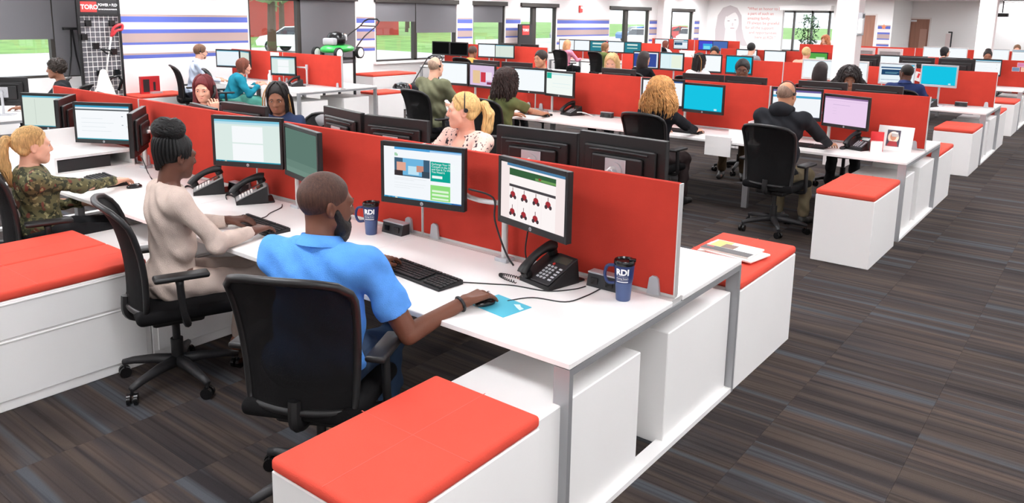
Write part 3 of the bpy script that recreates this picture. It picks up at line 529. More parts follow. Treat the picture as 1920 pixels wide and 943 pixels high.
# left block
pair(0, 'before the man in the pale blue shirt', -11.2, 6.12, (-11.5, 5.95, 1.1, 22, S_plain, 'black monitor showing a pale blue page'), (-11.0, 5.98, 1.1, -15, S_grey, 'black monitor partly hidden by the teal-topped woman'))
pair(0, 'on the desk of the teal-topped woman', -9.45, 6.12, (-9.85, 5.95, 1.05, 18, S_doc, 'black monitor tilted on a long silver arm'), None)
for x, s, d in ((-11.79, S_off, 'dark switched-off monitor below the shaded windows, window-side one'), (-11.2, S_off, 'dark switched-off monitor below the shaded windows, aisle-side one'), (-10.31, S_white, 'white page monitor beside the orange-shirted person'), (-9.8, S_grey, 'grey page monitor beside the end of its divider')): monitor(d, x, 11.95, 1.14, 10, s)
for x, d in ((-10.1, 'thin black monitor back over the divider by the red sign stand, window-side one'), (-9.5, 'thin black monitor back over the divider by the red sign stand, aisle-side one')): monitor(d, x, 12.5, 1.14, 180, S_plain)
for x, s, d in ((-11.55, S_white, 'white monitor behind the strawberry blonde in pink'), (-11.02, S_white, 'white monitor beside the strawberry blonde in pink'), (-10.48, S_tealp, 'teal page monitor beside the woman in pink'), (-9.88, S_white, 'white monitor before the short-haired woman in olive'), (-9.35, S_tealp, 'dim teal monitor beside the woman in olive')): monitor(d, x, 17.1, 1.13, 8, s)
for x, s, d in ((-10.93, S_white, 'white monitor over the red-haired person in white'), (-10.23, S_card, 'blue card monitor on the portrait row'), (-9.34, S_win, 'violet and cyan desktop monitor on the portrait row'), (-8.85, S_blue, 'plain blue monitor on the portrait row')): monitor(d, x, 21.9, 1.1, 5, s)
monitor('black monitor back with grey mount at the row beside the wire rack', -8.75, 1.3, 1.0, 230, S_plain, plate=True)
# supports for monitors that stand singly
for o in [o for o in bpy.data.objects if o.name.startswith('computer_monitor')]:
    x, y, z = o.location; near = any(abs(a.location.x-x) < .6 and abs(a.location.y-y) < .35 for a in bpy.data.objects if a.name.startswith('monitor_arm'))
    if not near:
        h = z-ZT; s = MB(); s.cyl((0, .075, -h), (0, .075, .02), .016, n=8); s.cyl((0, .03, 0), (0, .075, 0), .014, n=8); s.rbox(-.11, .11, -.02, .16, -h, -h+.014, .004, 1); s.build('stand', M_silver, o)
# ---------------------------------------------------------------- chairs
def make_chair():
    t = thing('office_chair', 'x', 'chair'); ny, nx = 12, 10
    def bp(u, v): 
        w = .215+.04*v; return Vector((w*u, -.225-.085*v+.06*u*u+.035*math.sin(math.pi*v)-.03*max(0, v-.8)/.2, .47+.56*v))
    def corner(u, v):   # round the corners of the sheet
        k = 1-(max(0, v-.82)/.18)**3*.18; return bp(u*k, v-.04*max(0, v-.8)/.2*abs(u)**3)
    vs = []; fs = []
    for j in range(ny+1):
        for i in range(nx+1): vs.append(corner(-1+2*i/nx, j/ny))
    vs2 = [v+Vector((0, .009, 0)) for v in vs]; n = len(vs)
    for j in range(ny):
        for i in range(nx): a = j*(nx+1)+i; fs += [(a, a+1, a+nx+2, a+nx+1), (n+a, n+a+nx+1, n+a+nx+2, n+a+1)]
    MB().add(vs+vs2, fs).build('back_mesh', M_mesh, t, True)
    per = [corner(-1+2*i/nx, 0) for i in range(nx+1)]+[corner(1, j/ny) for j in range(1, ny+1)]+[corner(1-2*i/nx, 1) for i in range(1, nx+1)]+[corner(-1, 1-j/ny) for j in range(1, ny)]
    MB().tube([p+Vector((0, .004, 0)) for p in per], .016, 8, closed=True).build('back_frame', M_black, t, True)
    b = MB(); b.tube(spline([(0, -.02, .40), (0, -.17, .395), (0, -.225, .43), (0, -.225, .52)], 4), [.026]*13, 8)
    b.build('back_support', M_black, t, 40)
    s = MB().rbox(-.245, .245, -.21, .27, .415, .485, .032, 4); s.build('seat', M_seat, t, True); MB().rbox(-.14, .14, -.13, .13, .36, .415, .02, 2).build('seat_mechanism', M_black, t)
    MB().cyl((0, 0, .1), (0, 0, .24), .032, n=16).cyl((0, 0, .24), (0, 0, .37), .02, n=16).build('gas_column', M_black, t, 40)
    for i in range(5):
        a = i*2*math.pi/5+.3; c, s_ = math.cos(a), math.sin(a); M = RZ(a)
        g = MB().tube([(.02, 0, .115), (.12, 0, .115), (.25, 0, .098), (.31, 0, .082)], [.034, .028, .021, .017], 8, M); g.build('base_spoke', M_dark, t, True)
        k = MB().cyl((.305, 0, .05), (.305, 0, .085), .008, n=8, M=M); kk = k.build('caster', M_black, t)
        M2 = M @ T(.305, 0, .03) @ RZ(.7)
        for q in (-1, 1): MB().cyl((0, q*.008, 0), (0, q*.026, 0), .03, n=16, M=M2).build('caster_wheel', M_blackg, kk, 40)
    for q in (-1, 1):
        g = MB(); g.tube(spline([(q*.16, .02, .40), (q*.27, .02, .41), (q*.285, .0, .50), (q*.285, -.01, .655)], 4), [.018]*12+[.022], 8); g.build('arm_post', M_black, t, True); MB().rbox(q*.285-.042, q*.285+.042, -.13, .13, .655, .683, .012, 3).build('armrest', M_black, t, True)
    return t
chair0 = make_chair(); _cu = [False]
def chair(label, x, y, yaw, group=None):
    if not _cu[0]: _cu[0] = True; chair0.location = (x, y, 0); chair0.rotation_euler = (0, 0, math.radians(yaw)); chair0['label'] = label; return chair0
    return dup(chair0, (x, y, 0), math.radians(yaw), label)
# ---------------------------------------------------------------- people: smooth implicit surfaces meshed by surface nets
V3 = lambda *a: np.array(a, float)
I3 = np.eye(3)
class SDF:
    def __init__(s): s.p = []
    def rc(s, a, b, ra, rb, k=.02, cut=None, op='u'): s.p.append(('rc', np.array(a, float), np.array(b, float), ra, rb, k, cut, op)); return s
    def el(s, c, r, R=None, k=.02, op='u', cut=None): s.p.append(('el', np.array(c, float), np.array(r, float), I3 if R is None else R, 0, k, cut, op)); return s
    def bounds(s, q, pad):
        if q[0] == 'rc': m = max(q[3], q[4])+pad; return np.minimum(q[1], q[2])-m, np.maximum(q[1], q[2])+m
        e = np.sqrt(((q[3]*q[2][None, :])**2).sum(1))+pad; return q[1]-e, q[1]+e
    def mesh(s, h, disp=None, planes=()):
        B = [s.bounds(q, h*2) for q in s.p if q[7] == 'u']; lo = np.min([b[0] for b in B], 0)-h; hi = np.max([b[1] for b in B], 0)+h
        n = np.ceil((hi-lo)/h).astype(int)+1; D = np.full(n, .2, np.float32)
        ax = [lo[i]+h*np.arange(n[i]) for i in range(3)]
        for q in s.p:
            b0, b1 = s.bounds(q, q[5]+3*h); i0 = np.clip(np.floor((b0-lo)/h).astype(int), 0, n-1); i1 = np.clip(np.ceil((b1-lo)/h).astype(int)+1, 1, n)
            if np.any(i1 <= i0): continue
            sl = tuple(slice(a, b) for a, b in zip(i0, i1)); X, Y, Z = np.meshgrid(*[ax[i][sl[i]] for i in range(3)], indexing='ij'); P = np.stack([X, Y, Z], -1)
            if q[0] == 'rc':
                a, b, ra, rb = q[1:5]; ab = b-a; t = np.clip(((P-a)@ab)/max(ab@ab, 1e-9), 0, 1); d = np.linalg.norm(P-a-t[..., None]*ab, axis=-1)-(ra+(rb-ra)*t)
            else:
                L = (P-q[1])@q[3]; k0 = np.linalg.norm(L/q[2], axis=-1); k1 = np.linalg.norm(L/q[2]**2, axis=-1); d = np.where(k1 > 1e-6, k0*(k0-1)/np.maximum(k1, 1e-6), -q[2].min())
            if q[6] is not None:
                for cp, cn in q[6]: d = np.maximum(d, (P-np.array(cp))@np.array(cn))
            g = D[sl]; k = q[5]
            if q[7] == 'u': m = np.maximum(k-np.abs(g-d), 0)/k if k > 0 else 0; D[sl] = np.minimum(g, d)-m*m*k*.25
            else: d = -d; m = np.maximum(k-np.abs(g-d), 0)/k; D[sl] = np.maximum(g, d)+m*m*k*.25
        if disp is not None or planes:
            P = np.stack(np.meshgrid(*ax, indexing='ij'), -1)
            if disp is not None:
                near = np.abs(D) < .06; D[near] += disp(P[near]).astype(np.float32)
            for cp, cn in planes: D = np.maximum(D, (P-np.array(cp))@np.array(cn))
        return nets(D, lo, h)
_C8 = np.array([(i, j, k) for i in (0, 1) for j in (0, 1) for k in (0, 1)]); _E12 = [(a, b) for a in range(8) for b in range(a+1, 8) if np.abs(_C8[a]-_C8[b]).sum() == 1]
def nets(D, lo, h):
    S = D < 0; c = sum(S[i:S.shape[0]-1+i, j:S.shape[1]-1+j, k:S.shape[2]-1+k].astype(np.int8) for i, j, k in _C8); act = (c > 0) & (c < 8); idx = np.argwhere(act)
    if len(idx) == 0: return [], []
    val = np.stack([D[idx[:, 0]+i, idx[:, 1]+j, idx[:, 2]+k] for i, j, k in _C8], 1); acc = np.zeros((len(idx), 3)); cnt = np.zeros(len(idx))
    for a, b in _E12:
        m = (val[:, a] < 0) != (val[:, b] < 0); t = np.where(m, val[:, a]/np.where(m, val[:, a]-val[:, b], 1), 0); acc += m[:, None]*(_C8[a]+t[:, None]*(_C8[b]-_C8[a])); cnt += m
    V = lo+h*(idx+acc/cnt[:, None]); num = np.full(act.shape, -1); num[tuple(idx.T)] = np.arange(len(idx)); F = []
    for ax in range(3):
        u, v = [(1, 2), (2, 0), (0, 1)][ax]; sl0 = [slice(None)]*3; sl1 = [slice(None)]*3; sl0[ax] = slice(0, -1); sl1[ax] = slice(1, None); e = S[tuple(sl0)] != S[tuple(sl1)]
        E = np.argwhere(e); E = E[(E[:, u] > 0) & (E[:, v] > 0) & (E[:, u] < act.shape[u]) & (E[:, v] < act.shape[v]) & (E[:, ax] < act.shape[ax])]
        q = []
        for du, dv in ((1, 1), (0, 1), (0, 0), (1, 0)):
            o = E.copy(); o[:, u] -= du; o[:, v] -= dv; q.append(num[tuple(o.T)])
        q = np.stack(q, 1); fl = ~S[tuple(E.T)]; q[fl] = q[fl][:, ::-1]; F.append(q[(q >= 0).all(1)])
    return V, np.concatenate(F)
def sobj(name, parts, m, parent, mats=None):
    vs = []; fs = []; n = 0; mi = []
    for k, (V, F) in enumerate(parts):
        if len(V) == 0: continue
        vs.append(np.asarray(V)); fs.append(np.asarray(F)+n); n += len(V)
    if not vs: return None
    V = np.concatenate(vs); F = np.concatenate(fs); me = bpy.data.meshes.new(name); me.vertices.add(len(V)); me.vertices.foreach_set('co', V.ravel().astype(np.float32)); me.loops.add(F.size); me.loops.foreach_set('vertex_index', F.ravel().astype(np.int32)); me.polygons.add(len(F)); me.polygons.foreach_set('loop_start', np.arange(0, F.size, 4, dtype=np.int32)); me.polygons.foreach_set('loop_total', np.full(len(F), 4, np.int32)); me.polygons.foreach_set('use_smooth', np.ones(len(F), bool)); me.update(calc_edges=True); me.validate()
    me.materials.append(m); o = bpy.data.objects.new(name, me); COL.objects.link(o); o.parent = parent; return o
def nrm(v): v = np.array(v, float); return v/np.linalg.norm(v)
def rotz(a): c, s = math.cos(a), math.sin(a); return np.array([[c, -s, 0], [s, c, 0], [0, 0, 1.]])
def rotx(a): c, s = math.cos(a), math.sin(a); return np.array([[1, 0, 0], [0, c, -s], [0, s, c.real]])
def roty(a): c, s = math.cos(a), math.sin(a); return np.array([[c, 0, s], [0, 1, 0], [-s, 0, c]])
def ik(S, W, l1, l2, hint):
    d = W-S; L = np.linalg.norm(d)
    if L > (l1+l2)*.995: k = L/((l1+l2)*.995); l1 *= k; l2 *= k
    a = (l1*l1-l2*l2+L*L)/(2*L); hh = math.sqrt(max(l1*l1-a*a, 0)); u = d/L; p = np.array(hint, float); p = p-u*(p@u); return S+u*a+nrm(p)*hh
SKINS = {'light': '#dca88f', 'pink': '#dc9f88', 'brown': '#6b4231', 'dark': '#5a372a', 'mid': '#8a5c46', 'tan': '#bf8869'}
def skin_mat(k): return mat('skin_'+k, SKINS[k], .5, bump=.06, bscale=180, var=.05, vscale=20, spec=.35)
def hair_mat(col, curly=False): return mat('hair_'+col+('c' if curly else ''), col, .55, bump=.9 if curly else .7, bscale=90 if curly else 160, var=.35, vscale=30 if curly else 45, stretch=None if curly else (3, 3, .35), spec=.35)
def person(label, head, yaw=0, lean=.12, hyaw=0, hpitch=0, skin='light', hair=('short', '#3a2a20'), top=('#888888', 'long'), pants='#2a2a30', R=None, L=None, build=1.0, det=0, group=None, legs=True, shoes='#1c1b1b', feat=(), handR=True, handL=True, hroll=0, topmat=None, hs=1.0, headset=False, thick=1.0, face=True, hint=None, arml=1.0):
    hx = {0: .017, 1: .012, 2: .0085}[det]; hh = {0: .0125, 1: .0085, 2: .0058}[det]; hc = {0: .018, 1: .013, 2: .0095}[det]; b = build
    yw = math.radians(yaw); lean_s = (math.sin(lean), math.cos(lean)); neck_up = .06+.085*hs
    Tl = (head[2]-.57-neck_up)/lean_s[1]; sp = V3(0, lean_s[0], lean_s[1]); Hp = V3(0, 0, .57); neck = Hp+sp*Tl; hcen = neck+V3(0, .035+.06*lean_s[0], neck_up)
    off = rotz(yw)@hcen; root = thing('person', label, 'person', (head[0]-off[0], head[1]-off[1], 0), yw, group); sk = skin_mat(skin)
    RH = rotz(math.radians(hyaw))@rotx(-math.radians(hpitch))@roty(math.radians(hroll)); hp = lambda x, y, z: hcen+RH@(V3(x, y, z)*hs)
    shc = Hp+sp*(Tl-.065); sw = .175*b; sh = {1: shc+V3(sw, 0, 0), -1: shc-V3(sw, 0, 0)}
    def torso(S, g):
        S.el(Hp+V3(0, -.01, .0), (.16*b*thick+g, .125*thick+g, .11+g), k=.05); S.el(Hp+sp*Tl*.32+V3(0, .012*thick, 0), (.145*b*thick+g, .105*thick+g, .15+g), k=.06); S.el(Hp+sp*Tl*.68, (.165*b+g, .11*thick+g, .155+g), k=.06)
        for s in (1, -1): S.rc(neck-sp*.04+V3(s*.03, -.012, 0), sh[s]+V3(-s*.01, -.01, -.005), .05+g*.8, .057*b+g*.8, k=.06)
        return S
    arms = {}
    for s, w in ((1, R), (-1, L)):
        if w is not None and w[0] == 'w': w = rotz(-yw)@(V3(*w[1:])-V3(*root.location))
        w = V3(*(w if w is not None else (s*.2, .44, .775))); e = ik(sh[s], w, .285*arml, .25*arml, hint or (s*.6, -.25, -.75)); arms[s] = (e, w)
    # body: torso, neck, legs, upper arms coarse; forearms with hands and the head fine, one mesh
    S = torso(SDF(), -.012); S.rc(neck+V3(0, -.01, -.03), hp(0, -.02, -.06), .053*b**.5, .05, k=.03)
    kn = {}; an = {}
    for s in (1, -1):
        kn[s] = V3(s*.12, .43, .50); an[s] = V3(s*.13, .40, .085)
        if legs: S.rc(V3(s*.09, .0, .55), kn[s], .078*b, .05, k=.04); S.rc(kn[s], an[s], .05, .034, k=.02); S.rc(an[s]+V3(0, -.02, -.035), an[s]+V3(0, .13, -.055), .03, .024, k=.03)
        e, w = arms[s]; S.rc(sh[s], e, .043*b, .036*b, k=.03)
    parts = [S.mesh(hx*1.3)]
    for s in (1, -1):
        if not (handR if s == 1 else handL): continue
        e, w = arms[s]; S = SDF().rc(e, w, .040*b**.5, .026, k=.01); d = nrm(w-e); hd = nrm(d*[1, 1, .35]); hold = 'hold%d' % s in feat; n = V3(0, 0, -1) if not hold else nrm(V3(-s*.6, -.6, 0))
        if hold: hd = V3(0, .15, 1.0); hd = nrm(hd)
        lat = nrm(np.cross(hd, n)); n = nrm(np.cross(lat, hd))*(1 if np.dot(np.cross(lat, hd), n) > 0 else -1); lat = lat*s  # lat -> little finger side for right hand sign s
        if np.dot(lat, V3(s, 0, 0)) < 0: lat = -lat
        cu = .9 if hold else .42
        for i, (o, ln) in enumerate(((-.034, .076), (-.0115, .084), (.0115, .078), (.034, .062))):
            kb = w+hd*.083+lat*o-n*.004; S.rc(w+lat*o*.45, kb, .017, .0125, k=.012); p = kb; dr = hd; aa = .12
            for q, f in enumerate((.45, .32, .25)):
                aa += cu*(.55 if q == 0 else .8); dr = hd*math.cos(aa)+n*math.sin(aa)+lat*o*2.4; p2 = p+nrm(dr)*ln*f; S.rc(p, p2, .0088-.0007*q, .0081-.0007*q, k=.003); p = p2
        tb = w+hd*.025-lat*.024+n*.006; t1 = tb+hd*.035-lat*.022+n*.012; t2 = t1+hd*.03-lat*.004+n*.01; S.rc(w-lat*.012, tb, .018, .015, k=.012); S.rc(tb, t1, .013, .011, k=.008); S.rc(t1, t2, .0105, .0085, k=.004)
        parts.append(S.mesh(max(.0052, hh*.85)))
    S = SDF(); el = lambda c, r, k=.02, op='u', Rl=I3: S.el(hp(*c), V3(*r)*hs, RH@Rl, k*hs, op); rc = lambda a, b_, ra, rb, k=.01, op='u': S.rc(hp(*a), hp(*b_), ra*hs, rb*hs, k*hs, None, op)
    el((0, -.014, .03), (.075, .095, .088)); el((0, .02, -.035), (.06, .072, .08), .04); el((0, .064, -.094), (.024, .022, .018), .035); rc((-.05, .02, -.065), (-.022, .062, -.095), .02, .016, .03); rc((.05, .02, -.065), (.022, .062, -.095), .02, .016, .03)
    for s in (1, -1): el((s*.037, .052, -.028), (.026, .03, .03), .025); el((s*.079, -.01, -.01), (.009, .019, .031), .008, 'u', rotz(s*.35)@rotx(.2)); el((s*.083, -.006, -.008), (.005, .01, .018), .006, 's'); el((s*.032, .094, .004), (.017, .014, .0105), .014, 's')
    rc((-.042, .078, .02), (.042, .078, .02), .0125, .0125, .02); rc((0, .086, .014), (0, .104, -.028), .008, .0125, .012); el((-.012, .098, -.033), (.0095, .011, .008), .008); el((.012, .098, -.033), (.0095, .011, .008), .008); rc((-.019, .083, -.061), (.019, .083, -.061), .0085, .0085, .012); rc((-.015, .082, -.072), (.015, .082, -.072), .0085, .0085, .01)
    S.rc(hp(0, -.022, -.06), neck+V3(0, -.008, -.01), .052*b**.5, .055*b**.5, k=.025); parts.append(S.mesh(hh)); sobj('body', parts, sk, root)
    if face and det >= 1:
        e = MB(); 
        for s in (1, -1): c = hp(s*.032, .0778, .004); e.use(mat('eye_white', '#cfc6c1', .3)); e.lathe([(.001, -.0115*hs)]+[(.0115*hs*math.sin(a), -.0115*hs*math.cos(a)) for a in np.linspace(.3, 2.8, 7)]+[(.001, .0115*hs)], 12, T(*c)); ir = hp(s*.032, .0888, .003); e.use(mat('iris', '#33241c', .2)); e.cyl(ir-RH@V3(0, .003, 0), ir+RH@V3(0, .0012, 0), .0055*hs, n=10)
        e.build('eyes', None, root, True); q = MB()
        for s in (1, -1): q.tube([hp(s*.014, .0925, .022), hp(s*.032, .0915, .027), hp(s*.05, .078, .022)], [.003*hs, .0034*hs, .002*hs], 6)
        q.build('eyebrows', hair_mat(hair[1] if hair[0] not in ('bald', 'buzz') else '#2a1d18'), root); lp = MB().tube([hp(-.022, .083, -.066), hp(-.008, .0915, -.064), hp(0, .0925, -.066), hp(.008, .0915, -.064), hp(.022, .083, -.066)], [.002*hs, .0046*hs, .005*hs, .0046*hs, .002*hs], 6); lp.build('lips', mat('lips_'+skin, {'light': '#cf7f78', 'pink': '#cf7a74', 'brown': '#7b4740', 'dark': '#633a35', 'mid': '#95584f', 'tan': '#b56f63'}[skin], .4), root, True)
    # hair
    hk, hcol = hair; S = SDF(); curly = hk in ('curly', 'curlylong', 'afro'); dd = None; inv = lambda P: ((P-hcen)@RH)/hs
    shell = lambda g, up=0: (el((0, -.016, .032+up), (.076+g, .096+g, .09+g)))
    def facecut(z=-.014, y=.112, rz=.098): el((0, y, z), (.078, .086, rz), .012, 's')
    if hk == 'buzz': shell(.0035); facecut(-.02, .115, .098); el((0, .03, -.12), (.12, .12, .11), .005, 's')
    elif hk == 'bald': shell(.002); el((0, .02, .09), (.1, .11, .11), .005, 's'); el((0, .09, -.03), (.12, .1, .14), .005, 's'); el((0, .0, -.13), (.12, .12, .1), .005, 's')
    elif hk in ('short', 'afro'): shell(.012 if hk == 'short' else .022, .006); facecut(-.02, .12, .095); el((0, .03, -.13), (.13, .11, .11), .01, 's')
    elif hk == 'bob': shell(.016, .004); rc((-.07, -.02, .0), (-.075, -.01, -.09), .03, .022, .03); rc((.07, -.02, .0), (.075, -.01, -.09), .03, .022, .03); el((0, -.06, -.05), (.075, .05, .07), .03); facecut()
    elif hk in ('long', 'curlylong', 'curly'):
        g = .014 if hk == 'long' else .05; shell(g, .006)
        for s in (1, -1): fl = 0 if hk == 'long' else .05 if hk == 'curly' else .08; rc((s*.066, -.03, .02), (s*(.08+fl), -.025, -.14), .038+g*.6, .034+g*.5, .03); rc((s*(.08+fl), -.025, -.14), (s*(.07+fl), -.03, -.25), .034+g*.5, .018 if hk == 'long' else .035, .02)
        el((0, -.075, -.08), (.09+g*.7, .055+g*.5, .15 if hk == 'long' else .14), .04); facecut()
    elif hk == 'ponytail': shell(.006); rc((-.045, -.06, -.03), (0, -.1, .02), .028, .02, .03); rc((.045, -.06, -.03), (0, -.1, .02), .028, .02, .03); facecut(-.018, .108, .098); el((0, .03, -.1), (.12, .085, .085), .005, 's'); el((.085, -.002, -.012), (.03, .03, .036), .005, 's'); el((-.085, -.002, -.012), (.03, .03, .036), .005, 's')
    elif hk == 'bun': shell(.010); el((0, -.045, .115), (.06, .06, .042), .01); facecut(-.015, .115, .092); el((0, .02, -.11), (.12, .09, .08), .005, 's')
    elif hk in ('updo', 'braids', 'dreads'): shell(.008, .003); facecut(-.015, .11, .099); el((0, .02, -.115), (.12, .09, .075), .005, 's')
    if hk in ('updo',): el((0, -.05, .14), (.076, .076, .06), .012)
    am = .011 if curly else .0024
    if det or curly:
        def dd(P):
            q = inv(P)
            if curly: return am*(np.sin(q[:, 0]*170+2*np.sin(q[:, 2]*70))*np.sin(q[:, 1]*165+1.7*np.sin(q[:, 0]*80))*np.sin(q[:, 2]*150+2*np.sin(q[:, 1]*60)))*1.6
            th = np.arctan2(q[:, 0], q[:, 1]+.015); return am*(.6*np.sin(th*46+3*np.sin(q[:, 2]*18))+.5*np.sin(th*23+q[:, 2]*25))
        if hk in ('buzz', 'bald'): dd = None
    hm = hair_mat(hcol, curly); ho = sobj('hair', [S.mesh(hh if hk != 'buzz' else min(hh, .0055), dd)], hm, root) if S.p else None
    if hk == 'ponytail':
        S = SDF(); pts = [(0, -.105, .035), (0, -.145, .04), (0, -.175, -.02), (0, -.165, -.12), (.01, -.13, -.23)]; rr = [.016, .028, .036, .036, .012]
        for i in range(4): S.rc(hp(*pts[i]), hp(*pts[i+1]), rr[i]*hs, rr[i+1]*hs, .015)
        if det:
            q = MB(); rnd = random.Random(3); ctr = V3(0, -.016, .032); rad = V3(.0835, .1035, .0975); tie = V3(0, -.1, .04)
            for i in range(90):
                th = -2.25+4.5*i/89; fz = math.cos(th); s0 = nrm(V3(math.sin(th)*.95, .62*max(fz, -.2)+.12, .82*fz-.12 if fz > -.2 else fz*.9)); s1 = nrm((tie-ctr)/rad); pts2 = []
                for k in range(9): u = k/8; v = nrm(s0*(1-u)+s1*u+V3(0, 0, .12*math.sin(math.pi*u)*fz)); pts2.append(hp(*(ctr+v*rad*(1.0+.012*rnd.random()))))
                q.tube(pts2, [.0016*hs]+[.0034*hs]*7+[.003*hs], 5)
            for i in range(46):
                a = rnd.uniform(0, 6.28); r_ = rnd.uniform(.5, 1.12); q.tube([hp(*v) for v in spline([(p[0]+rr[k]*r_*math.cos(a), p[1]+rr[k]*r_*math.sin(a)*.9, p[2]+(.012*math.sin(a) if k < 2 else 0)-(.03*rnd.random() if k == 4 else 0)) for k, p in enumerate(pts)], 4)], .0032*hs, 5)
            q.build('hair_strands', hair_mat(hcol+''), root, True)
        sobj('ponytail', [S.mesh(hh, lambda P: .004*np.sin(inv(P)[:, 0]*330+np.sin(inv(P)[:, 2]*40)))], hm, root); MB().tube([hp(.019*math.cos(a), -.112, .031+.019*math.sin(a)) for a in np.linspace(0, 6.28, 13)], .005, 6).build('hair_tie', M_black, root)
    if hk in ('braids', 'dreads', 'updo'):
        q = MB(); rnd = random.Random(7)
        if hk == 'updo':
            for i in range(26):   # braids swept up from the nape and the temples, wound into a crown
                a = -2.6+5.2*i/25; st = (.066*math.sin(a), -.02-.07*math.cos(a), -.085+.075*abs(math.sin(a))); m1 = (.083*math.sin(a), -.02-.097*math.cos(a), .02); m2 = (.07*math.sin(a+.15), -.045-.075*math.cos(a+.15), .082); en = (.05*math.sin(a+.3), -.05-.05*math.cos(a+.3), .105); en2 = (.03*math.sin(a+.3), -.05-.03*math.cos(a+.3), .12)
                q.tube([hp(*v) for v in spline([st, m1, m2, en, en2], 4)], .0085*hs, 6)
            for i in range(22):
                ph = i*2.4; tl = .25+.9*(i/21); ax = nrm(V3(math.cos(ph)*math.sin(tl), math.sin(ph)*math.sin(tl), math.cos(tl))); e1 = nrm(np.cross(ax, V3(.3, .2, 1) if abs(ax[2]) < .95 else V3(1, 0, 0))); e2 = np.cross(ax, e1); of = .018*math.sin(i*1.7)
                q.tube([hp(*(V3(0, -.05, .14)+(ax*of+(e1*math.cos(w)+e2*math.sin(w))*.98)*V3(.078, .078, .062))) if 0 else hp(*(V3(0, -.05, .14)+((e1*math.cos(w)+e2*math.sin(w))+ax*of*8)*V3(.076, .076, .06))) for w in np.linspace(0, 6.28, 21)], .0125*hs, 6)
            for i in range(3): a = -.9+i*.2; q.tube([hp(*v) for v in spline([(.09*math.sin(a), -.08, .02), (.1*math.sin(a), -.075, -.04), (.09*math.sin(a), -.065, -.085)], 3)], .005*hs, 6)
        else:
            for i in range(34):
                a = rnd.uniform(-2.3, 2.3) if hk == 'dreads' else -(.55+1.9*rnd.random())*(1 if i % 5 else -1); z0 = rnd.uniform(.03, .09); r0 = .09; st = (r0*.75*math.sin(a), -.02-r0*.8*math.cos(a) if hk == 'dreads' else .0-.05*rnd.random(), z0); x1 = .1*math.sin(a)+rnd.uniform(-.01, .01)
                q.tube([hp(*v) for v in spline([st, (x1, -.03-.08*math.cos(a)*(hk == 'dreads'), .0), (x1*1.05, -.05-.06*math.cos(a)*(hk == 'dreads'), -.12), (x1*1.1, -.04-.05*math.cos(a)*(hk == 'dreads'), -.24-.08*rnd.random())], 3)], .0095*hs, 5)
        q.use(hm); q.build('braided_strands', hm, root, True)
        if hk in ('braids', 'dreads'):
            q = MB()
            for i in range(5): x = (.05+.018*i)*(1 if i % 2 else -1) if hk == 'dreads' else (-.06-.014*i if i < 3 else .05+.015*i); q.tube([hp(*v) for v in spline([(x*.7, -.0-.03*i, .095), (x*1.12, -.06 if hk == 'dreads' else .01, .0), (x*1.25, -.06 if hk == 'dreads' else -.01-.02*(i % 2), -.26)], 4)], .0058*hs, 5)
            q.build('blonde_strands', hair_mat('#b98a55'), root, True)
    if det and hk in ('long', 'curly', 'curlylong', 'bob', 'braids') or hk in ('dreads',):
        q = MB(); rnd = random.Random(11); n_, ln, rad_, wv = {'long': (120, .25, .0038, .002), 'curly': (170, .24, .0055, .013), 'curlylong': (170, .26, .005, .011), 'bob': (90, .10, .0036, .001), 'braids': (52, .30, .0068, .001), 'dreads': (50, .24, .0072, .003)}[hk]
        gg = {'long': .017, 'curly': .052, 'curlylong': .052, 'bob': .018}.get(hk, .012); ctr = V3(0, -.016, .036); rad = V3(.078+gg, .098+gg, .092+gg)
        for i in range(n_):
            a = (.85+(math.pi-.85)*rnd.random())*(1 if i % 2 else -1); ph = rnd.uniform(0, 6.28); fr = rnd.uniform(70, 100); l2 = ln*rnd.uniform(.75, 1.1); pts2 = []
            for k in range(7): t_ = .12+k/6*1.5; a2 = a*(.55+.45*min(1, k/3)) if abs(a) > 1.4 else a; v = V3(math.sin(t_)*math.sin(a2), math.sin(t_)*math.cos(a2), math.cos(t_)); pts2.append(ctr+v*rad*rnd.uniform(.985, 1.025))
            e_ = pts2[-1]
            for k in range(1, 9): u = k/8; pts2.append(V3(e_[0]*(1-.18*u*u if hk not in ('curly', 'curlylong') else 1+(.45 if hk == 'curly' else .75)*math.sin(u*2.2)), (e_[1]+.016)*(1-.35*u)-.016-.02*u, e_[2]-l2*u))
            pts2 = [p+V3(wv*math.sin(fr*p[2]+ph), wv*math.cos(fr*p[2]*.9+ph), 0) for p in pts2]; q.tube([hp(*p) for p in pts2], [rad_*hs]*(len(pts2)-2)+[rad_*.8*hs, rad_*.3*hs], 5)
        q.build('hair_strands', hm, root, True)
    if 'beard' in feat:
        S = SDF(); el((0, .045, -.085), (.058, .058, .048), .02); rc((-.064, .018, -.02), (-.045, .045, -.085), .014, .034, .02); rc((.064, .018, -.02), (.045, .045, -.085), .014, .034, .02); el((0, .06, -.125), (.036, .036, .035), .03); rc((-.03, .082, -.05), (.03, .082, -.05), .01, .01, .01); el((0, .1, -.064), (.018, .02, .006), .005, 's'); sobj('beard', [S.mesh(hh, lambda P: .003*np.sin(P[:, 0]*400)*np.sin(P[:, 1]*390)*np.sin(P[:, 2]*410))], hair_mat('#1d1614', True), root)
    if 'smallbeard' in feat: S = SDF(); el((0, .055, -.09), (.045, .035, .03), .02); rc((-.062, .02, -.03), (-.035, .055, -.085), .01, .018, .02); rc((.062, .02, -.03), (.035, .055, -.085), .01, .018, .02); sobj('beard', [S.mesh(hh)], hair_mat(hcol), root)
